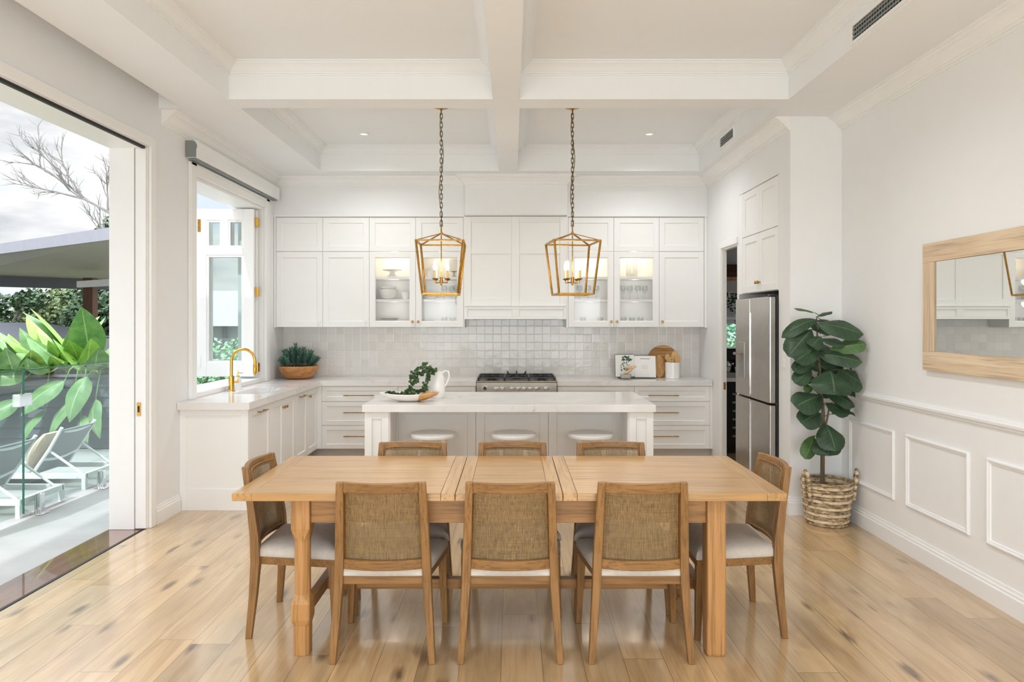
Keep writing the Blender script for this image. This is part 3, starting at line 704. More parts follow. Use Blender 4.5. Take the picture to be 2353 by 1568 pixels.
# wooden bowl with succulent
bx, by, bz = -2.50, 8.16, .905
p = thing('potted_succulent', 'blue-green succulent growing in a round wooden bowl in the worktop corner', 'plant', (bx, by, bz))
obj('bowl', MB().lathe([(.11, 0), (.16, .015), (.205, .06), (.222, .115), (.224, .152), (.214, .152), (.205, .12), (.15, .09), (.02, .09)], (bx, by, bz), 40), M['bowl_wood'], p, smooth=True)
obj('soil', MB().lathe([(.205, .125), (.208, .13), (.10, .138), (.01, .14)], (bx, by, bz), 24), M['soil'], p)
m = MB(); st = MB(); rnd = random.Random(3)
sprigs = []
for k in range(30):
    a = k * 2.399; r = .19 * math.sqrt((k + .5) / 30); h = .30 * (1 - (r / .23) ** 2 * .62) * rnd.uniform(.8, 1.02) - (.05 if r > .15 else 0)
    sprigs.append((bx + .75 * r * math.cos(a), by + .75 * r * math.sin(a), r * 1.2 * math.cos(a), min(.19, r * 1.2 * math.sin(a)) * .7, h))
sprigs += [(bx + .12, by, .19, -.02, .15), (bx + .1, by - .05, .16, -.05, .11), (bx - .12, by - .04, -.17, -.04, .14), (bx - .02, by, -.03, -.02, .33), (bx - .08, by, -.06, 0, .27)]
for x, y, ox, oy, h in sprigs:
    p0 = V((x, y, bz + .13)); p1 = V((bx + ox, by + oy, bz + .13 + h * .78)); st.tube([p0, (p0 + p1) / 2 + V((0, 0, .01)), p1], .003, 5)
    d = (p1 - p0).normalized(); n = 11
    for i in range(n):
        s = .28 + .72 * i / (n - 1); c = p0.lerp(p1, s)
        for j in range(4):
            a = i * 1.1 + j * PI / 2; u = d.orthogonal().normalized(); w = d.cross(u)
            q = (u * math.cos(a) + w * math.sin(a)); tip = c + (q * .75 + d * (.55 + .5 * s)).normalized() * (.055 - .02 * max(0, s - .8))
            if tip.y > YB - .02: tip.y = YB - .02
            m.leaf(c, tip, (d - q * .4), .013, -.1, .3, 2, 2)
obj('foliage', m, M['succ'], p, recalc=False); obj('stem', st, M['bark'], p)

# ------------------------------------------------------------------ range cooker
r = thing('range_cooker', 'wide stainless steel gas range cooker set between the worktops', 'cooker', (.0525, 8.1, 0))
rx0, rx1 = -.402, .507
obj('body', MB().box(rx0, rx1, 7.86, YB - .014, .10, .885), M['range_steel'], r, bev=.003)
obj('control_panel', MB().prism([(7.822, .745), (7.86, .745), (7.86, .888), (7.828, .888)], rx0 + .002, rx1 - .002, lambda p, a: V((a, p[0], p[1]))), M['range_steel'], r, bev=.003)
obj('oven_door', MB().box(rx0 + .004, rx1 - .004, 7.835, 7.86, .16, .735), M['range_steel'], r, bev=.004)
obj('oven_handle', MB().tube([(rx0 + .06, 7.80, .70), (rx1 - .06, 7.80, .70)], .011, 10).tube([(rx0 + .1, 7.80, .70), (rx0 + .1, 7.84, .70)], .008, 8).tube([(rx1 - .1, 7.80, .70), (rx1 - .1, 7.84, .70)], .008, 8), M['steel'], r, smooth=True)
obj('plinth', MB().box(rx0 + .02, rx1 - .02, 7.90, 8.40, 0, .10), M['black'], r)
obj('cooktop', MB().box(rx0 - .002, rx1 + .002, 7.818, YB - .014, .888, .906), M['range_steel'], r, bev=.006)
for k, (g0, g1) in enumerate(((rx0 + .02, rx0 + .315), (rx0 + .322, rx0 + .592), (rx0 + .60, rx1 - .02))):
    m = MB(); gz = .938; xm = (g0 + g1) / 2; ya, yb = 7.86, 8.40; ym = (ya + yb) / 2
    for a, b in (((g0, ya), (g1, ya)), ((g0, yb), (g1, yb)), ((g0, ya), (g0, yb)), ((g1, ya), (g1, yb)), ((g0, ym), (g1, ym))): m.beam((a[0], a[1], gz), (b[0], b[1], gz), .014, .016)
    for x in (g0, g1):
        for y in (ya, ym, yb): m.box(x - .008, x + .008, y - .008, y + .008, .906, gz)
    ce = [(xm, (ya + ym) / 2), (xm, (ym + yb) / 2)] if k != 1 else [(xm, ym)]
    for cx, cy in ce:
        for j in range(4):
            a = PI / 4 + j * PI / 2; m.beam((cx + .03 * math.cos(a), cy + .03 * math.sin(a), gz + .006), (cx + .115 * math.cos(a), cy + .115 * math.sin(a), gz), .009, .016)
    if k == 1:
        for j in range(3):
            a = PI / 2 + (j - 1) * 1.0; m.beam((xm + .10 * math.cos(a), 8.28 + .06 * math.sin(a), gz), (xm + .135 * math.cos(a), 8.28 + .09 * math.sin(a), gz + .04), .012, .014)
    obj('grate', m, M['black'], r, bev=.002)
    for cx, cy in ce: obj('burner', MB().lathe([(.05, .906), (.05, .914), (.036, .916), (.036, .926), (.0, .928)], (cx, cy, 0), 20), M['black'], r, smooth=True)
for px in (1141, 1155.5, 1178, 1192, 1206, 1220, 1234.7, 1256):
    x = (px - 1177) * 7.8 / 1600
    k = obj('control_knob', MB().lathe_axis([(.028, 0), (.028, .006), (.022, .009), (.020, .026), (.014, .03), (.0, .03)], (x, 7.826, .822), (0, -1, .04), 18), M['chrome'], r, smooth=True)
    obj('grip', MB().box(x - .004, x + .004, 7.786, 7.80, .802, .842), M['chrome'], k, bev=.002)
bd = obj('badge', MB().lathe_axis([(.027, 0), (.027, .006), (.022, .008), (0, .008)], (-.304, 7.827, .825), (0, -1, .04), 22), M['chrome'], r, smooth=True)
obj('badge_face', MB().lathe_axis([(.021, .008), (.021, .0095), (0, .0095)], (-.304, 7.827, .825), (0, -1, .04), 22), M['black'], bd)
obj('badge_script', MB().tube([(-.317, 7.816, .821), (-.310, 7.816, .829), (-.306, 7.816, .822), (-.300, 7.816, .828), (-.292, 7.816, .824)], .0013, 5), M['steel'], bd)

# ------------------------------------------------------------------ island
ix0, ix1 = -1.19, 1.142
k = thing('kitchen_island', 'white panelled kitchen island with a square pier at each end', 'kitchen island', (-.025, 6.1, 0))
obj('body', MB().box(ix0, ix1, 6.06, 6.60, .0, .846), M['cab'], k)
for x0, x1 in ((ix0, ix0 + .195), (ix1 - .197, ix1)):
    pr = obj('pier', MB().box(x0, x1, 5.634, 6.06, 0, .846), M['cab'], k)
    m = MB(); P = PX(x0, 5.634, 0); ring(m, P, 0, x1 - x0, 0, .846, .058, 0, .012); ring(m, P, .062, x1 - x0 - .062, .062, .784, .008, 0, .006)
    obj('pier_panel', m, M['cab'], pr, bev=.0015)
    m = MB(); P2 = (PLx(x1, 5.634, 0) if x0 < 0 else PRx(x0, 5.634, 0)); ring(m, P2, 0, .426, 0, .846, .06, 0, .010); obj('pier_side_panel', m, M['cab'], pr, bev=.0015)
a, b = ix0 + .195, ix1 - .197; e = [a, -.313, .316, b]
for i in range(3): obj('back_panel', shaker(PX(e[i], 6.06, 0), e[i + 1] - e[i], .846, fr=.07, t=.018), M['cab'], k, bev=.0015)
ol = obj('outlet', MB().box(.955, .96, 5.84, 5.875, .71, .745).box(.945, .957, 5.85, 5.865, .722, .734), M['white'], k)
tag(obj('island_benchtop', MB().box(-1.205, 1.157, 5.59, 6.63, .846, .905), M['stone'], bev=.004), 'thick white stone benchtop on the kitchen island', 'worktop')

# bar stools
def stool():
    t = thing('bar_stool', 'x', 'stool', (0, 0, 0), 'white bar stools at the island')
    obj('seat', MB().lathe([(.165, .612), (.186, .616), (.190, .624), (.190, .640), (.186, .648), (.17, .650), (0, .650)], (0, 0, 0), 40), M['white'], t, smooth=True, local=True)
    for a in range(4):
        an = PI / 4 + a * PI / 2; c, s_ = math.cos(an), math.sin(an)
        obj('leg', MB().tube([(.125 * c, .125 * s_, .614), (.205 * c, .205 * s_, 0)], [.019, .015], 12), M['white'], t, smooth=True, local=True)
    q = [(.174 * math.cos(PI / 4 + a * PI / 2), .174 * math.sin(PI / 4 + a * PI / 2), .235) for a in range(4)]
    for a in range(4): obj('rung', MB().tube([q[a], q[(a + 1) % 4]], .010, 8), M['white'], t, local=True)
    return t
st0 = stool()
for i, (x, lab) in enumerate(((-.655, 'left'), (.012, 'middle'), (.653, 'right'))):
    o = st0 if i == 0 else copy_tree(st0)
    o.location = (x, 5.80, 0); o['label'] = 'round white bar stool tucked under the island, %s of the three' % lab

# ------------------------------------------------------------------ things on the island
jx, jy, jz = -.655, 6.12, .905
j = thing('jug', 'tall white ceramic jug with a loop handle on the island', 'jug', (jx, jy, jz))
obj('body', MB().lathe([(.058, 0), (.062, .004), (.066, .05), (.067, .12), (.060, .18), (.048, .215), (.046, .235), (.042, .235), (.044, .21), (.05, .18), (.05, .02), (.01, .01)], (jx, jy, jz), 32), M['ceramic'], j, smooth=True)
obj('handle', MB().tube([(jx + .045, jy, jz + .218), (jx + .065, jy, jz + .238), (jx + .095, jy, jz + .232), (jx + .104, jy, jz + .19), (jx + .09, jy, jz + .145), (jx + .064, jy, jz + .10)], .0075, 10), M['ceramic'], j, smooth=True)
tx, ty = -.862, 5.86
m = MB(); n = 44
for_prof = [(.17, .0), (.30, .012), (.46, .040), (.5, .062), (.475, .066), (.40, .040), (.2, .022), (.0, .018)]
secs = [[V((tx + r * .50 * math.cos(2 * PI * q / n) * (1), ty + r * .27 * math.sin(2 * PI * q / n), .905 + z + (.012 * (abs(math.cos(2 * PI * q / n)) ** 2) * (r / .5) ** 2))) for q in range(n)] for r, z in for_prof]
m.loft(secs, True)
tag(obj('wooden_tray', m, M['tray'], smooth=True, origin=(tx + .06, ty, .905)), 'long shallow wooden dish, half dipped in white paint, on the island', 'dish')
iv = thing('ivy_garland', 'trailing variegated ivy looping from the wooden dish up to the white jug', 'ivy', (-.8, 5.97, .95))
def A(zx, zy, Y):  # garland points measured off the jug: metres right of / above the jug foot
    return V((jx + (zx - 1740) * .000324, Y, jz + (1110 - zy) * .000324))
strands = [[A(1700, 370, 6.04), A(1560, 300, 6.02), A(1450, 200, 6.0), A(1300, 290, 5.99), A(1150, 420, 5.98), A(1110, 560, 5.97), A(1140, 700, 5.95), A(1060, 860, 5.92), A(900, 960, 5.88), A(700, 1000, 5.85), A(520, 985, 5.85)],
           [A(1680, 390, 6.03), A(1560, 420, 6.0), A(1540, 560, 5.99), A(1440, 700, 5.97), A(1470, 860, 5.95), A(1300, 930, 5.93), A(1120, 960, 5.9), A(930, 1000, 5.87)],
           [A(1600, 330, 6.03), A(1430, 390, 6.0), A(1310, 430, 5.99), A(1230, 520, 5.98), A(1240, 610, 5.97), A(1180, 690, 5.95)],
           [A(1400, 900, 5.96), A(1250, 900, 5.93), A(1100, 850, 5.9), A(1000, 930, 5.88)]]
m = MB(); st = MB(); rnd = random.Random(5)
for s in strands:
    pts = []
    for i in range(len(s) - 1):
        for q in range(7): pts.append(s[i].lerp(s[i + 1], q / 7))
    st.tube(pts, .002, 5)
    for p_ in pts:
        for _ in range(2):
            d = V((rnd.uniform(-1, 1), rnd.uniform(-1, .3), rnd.uniform(-.7 if p_.z > 1.0 else 0, .8))).normalized(); L = rnd.uniform(.020, .032); p_ = V((p_.x, p_.y, max(p_.z, .95 + max(0, -.95 - p_.x) * .25)))
            b_ = p_ + d * .006; n_ = V((rnd.uniform(-.6, .6), -1, rnd.uniform(0, .9)))
            m.leaf(b_, b_ + d * L, n_, L * .95, .05, .2, 3, 2, .38, .8)
obj('stem', st, M['bark'], iv); obj('foliage', m, M['ivy'], iv, recalc=False)

# ------------------------------------------------------------------ things on the right-hand worktop
zt = .905
bk = thing('cookbook', 'open cookbook propped upright on the right-hand worktop', 'book', (1.44, 8.22, zt))
def page(m, x0, x1, y0, y1, z0, z1, lean, t=.012, d=0.0):
    q = lambda x, y, z: V((x, y + (z - zt) * lean, z))
    f = lambda dd: [q(x0, y0 + dd, z0), q(x1, y1 + dd, z0), q(x1, y1 + dd, z1), q(x0, y0 + dd, z1)]
    m.loft([f(d), f(d + t)])
LN = .16
m = MB(); page(m, 1.215, 1.447, 8.155, 8.215, zt + .022, zt + .275, LN); obj('left_page', m, M['paper'], bk, label='left page with a food photo')
m = MB(); page(m, 1.449, 1.690, 8.215, 8.165, zt + .012, zt + .262, LN); rp = obj('right_page', m, M['paper'], bk, label='right page with recipe text')
m = MB(); page(m, 1.212, 1.448, 8.170, 8.230, zt + .018, zt + .279, LN, .004); page(m, 1.448, 1.693, 8.230, 8.180, zt + .006, zt + .266, LN, .004); obj('cover', m, M['print_dark'], bk)
m = MB(); m.box(1.25, 1.66, 8.14, 8.27, zt, zt + .008); obj('stand', m, M['black'], bk)
m = MB(); page(m, 1.515, 1.625, 8.201 - .0007, 8.178 - .0007, zt + .226, zt + .231, LN, .0005); obj('recipe_title', m, M['print_dark'], rp)
for i in range(3):
    m = MB(); page(m, 1.53, 1.60, 8.198 - .0007, 8.183 - .0007, zt + .15 - i * .018, zt + .152 - i * .018, LN, .0004); obj('recipe_line', m, M['grey'], rp)
# printed leaves in the left page photograph
m = MB(); rnd = random.Random(9)
for i in range(34):
    x = 1.30 + rnd.random() * .125; z = zt + .205 + rnd.random() * .05; y = 8.155 + (x - 1.215) / .232 * .06 + (z - zt) * LN - .002
    m.leaf((x, y, z), (x + rnd.uniform(-.03, .03), y, z + rnd.uniform(-.02, .02)), (0, -1, .1), .026, 0, 0, 3, 2)
obj('printed_leaves', m, M['bush'] if 0 else M['fig'], bk, recalc=False)
cbx, cby = 1.318, 8.06
bw = thing('snack_bowl', 'small glass bowl of bread pieces and herbs in front of the cookbook', 'bowl', (cbx, cby, zt))
obj('bowl', MB().lathe([(.035, 0), (.055, .006), (.066, .04), (.068, .066), (.064, .066), (.06, .04), (.03, .01), (0, .008)], (cbx, cby, zt), 28), M['ware_glass'], bw, smooth=True)
obj('filling', MB().lathe([(.03, .012), (.055, .02), (.06, .045), (.05, .055), (0, .058)], (cbx, cby, zt), 20), M['linen'], bw, smooth=True)
for i, (dx, dz, an) in enumerate(((.015, .085, .5), (.05, .105, .8), (.065, .135, .3), (.03, .13, 1.2))):
    secs = []
    for k_ in range(7):
        s = k_ / 6; rr = .034 * math.sin(PI * (.12 + .78 * s)); c = V((cbx + dx + (s - .5) * .12 * math.cos(an), cby - .01 + i * .008, zt + dz + (s - .5) * .09 * math.sin(an)))
        secs.append([c + V((0, math.cos(2 * PI * q / 10) * rr, math.sin(2 * PI * q / 10) * rr * .6)) for q in range(10)])
    obj('bread_piece', MB().loft(secs), M['bread'], bw, smooth=True)
m = MB()
for i in range(22):
    x = cbx - .06 + rnd.random() * .09; z = zt + .10 + rnd.random() * .085; m.leaf((x, cby, z), (x + rnd.uniform(-.025, .025), cby - .02, z + rnd.uniform(-.02, .025)), (0, -1, .4), .020, .1, .1, 2, 2)
obj('herbs', m, M['succ'], bw, recalc=False)
def disc_board(cx, cy, cz, rx, rz, t, lean, mat, name, label):
    n = 40; f = lambda d, k: [V((cx + rx * k * math.cos(2 * PI * i / n), cy + d + (cz + rz * k * math.sin(2 * PI * i / n) - zt) * lean, cz + rz * k * math.sin(2 * PI * i / n))) for i in range(n)]
    return tag(obj(name, MB().loft([f(0, .97), f(.004, 1), f(t - .004, 1), f(t, .97)]), M[mat]), label, 'board')
disc_board(1.825, 8.345, zt + .192, .19, .19, .022, .20, 'board_wood', 'cutting_board', 'large round dark-streaked wooden board leaning on the tiles')
disc_board(1.755, 8.285, zt + .135, .075, .133, .018, .20, 'board_pale', 'cutting_board', 'small oval pale wooden board leaning against the round board')
ux, uy = 1.885, 8.18
u = tag(obj('utensil_crock', MB().lathe([(.078, 0), (.083, .005), (.084, .186), (.080, .19), (.077, .185), (.076, .012), (0, .01)], (ux, uy, zt), 36), M['ceramic'], smooth=True), 'white cylindrical utensil crock in front of the round board', 'utensil pot')
for i, (dx, dy, h, w, sh, lab) in enumerate(((-.045, .0, .29, .032, 'spoon', 'wooden spoon at the left edge of the white crock'), (-.012, -.02, .25, .03, 'spatula', 'short wooden spatula with a hole standing in the white crock'), (.025, .02, .32, .040, 'spoon', 'tallest wooden spoon in the white crock'), (.05, -.01, .27, .034, 'spoon', 'wooden spoon at the right edge of the white crock'))):
    m = MB(); b_ = V((ux + dx * .5, uy + dy * .5, zt + .014)); t_ = V((ux + dx * 1.3, uy + dy * 1.2, zt + h)); m.tube([b_, b_.lerp(t_, .7)], .0065, 8)
    secs = []
    for q in range(9):
        s = q / 8; c = b_.lerp(t_, .66 + .34 * s); hw = w * (math.sin(PI * min(.97, .1 + .87 * s)) ** .7 if sh == 'spoon' else min(1, .3 + s * 2)); secs.append([c + V((hw * math.cos(2 * PI * z / 12), .006 * math.sin(2 * PI * z / 12), 0)) for z in range(12)])
    m.loft(secs); o = obj('wooden_' + sh, m, M['spoon'], smooth=True); tag(o, lab, sh, 'wooden utensils in the white crock')
    if sh == 'spatula': obj('hole', MB().lathe_axis([(.006, 0), (.006, .002), (0, .002)], b_.lerp(t_, .9) + V((0, -.0065, 0)), (0, -1, 0), 12), M['print_dark'], o)

# ------------------------------------------------------------------ crockery behind the cabinet glass
def ware(name, prof, x, z, mat, label, cat, group=None, n=28, y=8.26):
    return tag(obj(name, MB().lathe(prof, (x, y, z), n), M[mat], smooth=True), label, cat, group)
S1, S2, S0 = 2.0985, 1.8355, ZB + .0305
cs = thing('cake_stand', 'white footed cake stand on the top cabinet shelf', 'cake stand', (-1.42, 8.26, S1))
obj('foot', MB().lathe([(.062, 0), (.064, .006), (.036, .03), (.03, .055), (.045, .075)], (-1.42, 8.26, S1), 28), M['ceramic'], cs, smooth=True)
obj('plate', MB().lathe([(.03, .075), (.10, .078), (.118, .088), (.114, .088), (0, .083)], (-1.42, 8.26, S1), 32), M['ceramic'], cs, smooth=True)
def bowlp(r, h): return [(r * .45, 0), (r * .8, h * .25), (r * .96, h * .6), (r, h), (r * .95, h), (r * .88, h * .55), (r * .4, h * .12), (0, h * .1)]
ware('mixing_bowl', bowlp(.108, .118), -1.468, S2, 'ceramic', 'white beaded bowl, outer one of the nested pair on the middle shelf', 'bowl', 'nested white bowls')
ware('mixing_bowl', [(.085, .121), (.092, .13), (.095, .152), (.091, .152), (.085, .13), (0, .126)], -1.468, S2, 'ceramic', 'white bowl nested inside the beaded bowl, its rim showing above', 'bowl', 'nested white bowls')
ware('ramekin', [(.03, 0), (.036, .004), (.055, .088), (.051, .088), (.034, .01), (0, .008)], -1.262, S2, 'ceramic', 'small white flared cup right of the nested bowls', 'cup')
for i in range(5):
    ware('dinner_plate', [(.06, 0), (.09, .004), (.118, .013), (.116, .016), (.09, .009), (0, .007)], -1.455, S0 + i * .0165, 'ceramic', ['bottom plate of the white stack behind the glass door', 'second plate up in the white stack', 'middle plate of the white stack', 'second plate from the top of the white stack', 'top plate of the white stack behind the glass door'][i], 'plate', 'stacked dinner plates')
# second cabinet
mg = thing('mug', 'white mug on the top shelf left of the range hood', 'mug', (-.985, 8.26, S1))
obj('body', MB().lathe([(.038, 0), (.042, .004), (.042, .1), (.038, .1), (.036, .01), (0, .008)], (-.985, 8.26, S1), 24), M['ceramic'], mg, smooth=True)
obj('handle', MB().tube([(-.944, 8.26, S1 + .08), (-.918, 8.26, S1 + .075), (-.915, 8.26, S1 + .04), (-.944, 8.26, S1 + .025)], .006, 8), M['ceramic'], mg, smooth=True)
fo = thing('beverage_dispenser', 'tall pale glass dispenser jar on the top shelf near the hood', 'jar', (-.69, 8.26, S1))
obj('stand', MB().lathe([(.05, 0), (.05, .004), (.012, .012), (.012, .06), (.045, .07)], (-.69, 8.26, S1), 20), M['steel'], fo, smooth=True)
obj('jar', MB().lathe([(.05, .07), (.055, .075), (.055, .2), (.045, .205), (0, .206)], (-.69, 8.26, S1), 24), M['ware_glass'], fo, smooth=True)
ware('pasta_bowl', bowlp(.10, .085), -.97, S2, 'ceramic', 'wide white bowl on the middle shelf behind the left lantern', 'bowl')
def goblet(x, z, lab, y=8.26, mat='ware_glass'):
    return ware('wine_glass', [(.03, 0), (.03, .003), (.004, .008), (.004, .065), (.03, .09), (.038, .12), (.033, .165), (.031, .165), (.036, .12), (0, .092)], x, z, mat, lab, 'glass', 'stemmed glasses in the cabinets', 18, y)
for i, (x, y, lab) in enumerate(((-.80, 8.22, 'stemmed glass on the middle shelf left of the hood, leftmost of three'), (-.72, 8.30, 'stemmed glass on the middle shelf left of the hood, middle of three'), (-.66, 8.22, 'stemmed glass on the middle shelf left of the hood, nearest the hood'))): goblet(x, S2, lab, y)
for i in range(4): ware('side_plate', [(.05, 0), (.075, .004), (.085, .012), (.083, .014), (0, .006)], -1.01, S0 + i * .015, 'ceramic', ['lowest side plate in the pile left of the hood', 'second lowest side plate in the pile left of the hood', 'second highest side plate in the pile left of the hood', 'top side plate in the pile left of the hood'][i], 'plate', 'side plates left of the hood')
def tumbler(x, lab, y=8.24):
    return ware('tumbler', [(.028, 0), (.030, .003), (.034, .085), (.032, .085), (.028, .008), (0, .008)], x, S0, 'ware_glass', lab, 'glass', 'tumblers on the cabinet bottoms', 18, y)
for x, lab in ((-.80, 'glass tumbler on the cabinet bottom left of the hood, further from the hood'), (-.70, 'glass tumbler on the cabinet bottom left of the hood, closer to the hood')): tumbler(x, lab)
# right cabinets
pi_ = thing('glass_pitcher', 'clear glass pitcher on the top shelf right of the hood', 'pitcher', (1.42, 8.26, S1))
obj('body', MB().lathe([(.06, 0), (.064, .004), (.07, .06), (.066, .15), (.055, .205), (.058, .215), (.055, .215), (.052, .2), (.06, .15), (.062, .02), (0, .01)], (1.42, 8.26, S1), 28), M['ware_glass'], pi_, smooth=True)
obj('handle', MB().tube([(1.47, 8.26, S1 + .19), (1.525, 8.26, S1 + .19), (1.54, 8.26, S1 + .13), (1.51, 8.26, S1 + .07), (1.485, 8.26, S1 + .06)], .007, 8), M['ware_glass'], pi_, smooth=True)
for i, x in enumerate((1.31, 1.40, 1.49, 1.58)): goblet(x, S2, 'stemmed glass under the glass pitcher, %s of four' % ('leftmost', 'second from left', 'third from left', 'rightmost')[i], 8.24 + .04 * (i % 2))
for i, x in enumerate((.80, .90, 1.00)): goblet(x, S2, 'stemmed glass behind the right lantern, %s of three' % ('leftmost', 'middle', 'rightmost')[i], 8.26)
for i, x in enumerate((1.32, 1.42, 1.52)): tumbler(x, 'glass tumbler on the bottom below the pitcher, %s of three' % ('leftmost', 'middle', 'rightmost')[i])
for i, x in enumerate((.84, 1.04)): tumbler(x, 'glass tumbler on the bottom behind the right lantern, %s of two' % ('left', 'right')[i])
# ------------------------------------------------------------------ dining table
ty0, ty1, tx0, tx1 = 3.228, 4.129, -1.300, 1.275
t = thing('dining_table', 'long rustic oak extension dining table in the middle of the room', 'dining table', (-.012, 3.68, 0))
sx = [tx0, -.264, .236, tx1]
def planks(m, x0, x1, y0, y1, z0, z1, n, axis):
    g = .0012
    if axis == 'x':
        w = (y1 - y0) / n
        for i in range(n): m.box(x0, x1, y0 + i * w + (g if i else 0), y0 + (i + 1) * w - (g if i < n - 1 else 0), z0, z1)
    else: m.box(x0, x1, y0, y1, z0, z1)
for i in range(3):
    x0, x1 = sx[i] + (.0015 if i else 0), sx[i + 1] - (.0015 if i < 2 else 0)
    c0 = .09 if i == 0 else .065; c1 = .09 if i == 2 else .065
    m = MB(); planks(m, x0 + c0 + .001, x1 - c1 - .001, ty0, ty1, .744, .78, 6, 'x')
    tp = obj('tabletop_section', m, M['oakX'], t, bev=.0012, label=['left tabletop section', 'middle extension leaf', 'right tabletop section'][i])
    for a, b in ((x0, x0 + c0), (x1 - c1, x1)): obj('breadboard_end', MB().box(a, b, ty0, ty1, .744, .78), M['oakY'], tp, bev=.002)
lx0, lx1 = (-1.042, -.952), (.918, 1.008)
def table_leg(xa, xb, ya, yb, fancy):
    cx, cy, h = (xa + xb) / 2, (ya + yb) / 2, (xb - xa) / 2
    def sec(z, hw, ch): return [V((cx + sx_, cy + sy_, z)) for sx_, sy_ in ((-hw + ch, -hw), (hw - ch, -hw), (hw, -hw + ch), (hw, hw - ch), (hw - ch, hw), (-hw + ch, hw), (-hw, hw - ch), (-hw, -hw + ch))]
    if fancy: z = [(0, h * .84, .012), (.14, h * .86, .012), (.17, h, .004), (.245, h, .004), (.285, h * .80, .022), (.54, h * .80, .022), (.60, h, .004), (.744, h, .003)]
    else: z = [(0, h * .92, .008), (.012, h, .006), (.744, h, .004)]
    return MB().loft([sec(*q) for q in z])
for (xa, xb), fancy in ((lx0, True), (lx1, False)):
    for ya, yb in ((3.275, 3.362), (3.995, 4.082)): obj('leg', table_leg(xa, xb, ya, yb, fancy), M['oakZ'], t, bev=.003, label='chamfered leg' if fancy else None)
obj('apron', MB().box(-.952, .918, 3.295, 3.32, .624, .744), M['oakXd'], t, bev=.002)
obj('apron', MB().box(-.952, .918, 4.037, 4.062, .624, .744), M['oakXd'], t, bev=.002)
for xa in (-1.01, .95): obj('apron', MB().box(xa, xa + .025, 3.362, 3.995, .624, .744), M['oakYd'], t, bev=.002)
for xa in (-1.02, .956): obj('stretcher', MB().box(xa, xa + .045, 3.362, 3.995, .165, .22), M['oakYd'], t, bev=.003)
obj('stretcher', MB().box(-.975, .958, 3.673, 3.723, .165, .218), M['oakXd'], t, bev=.003)

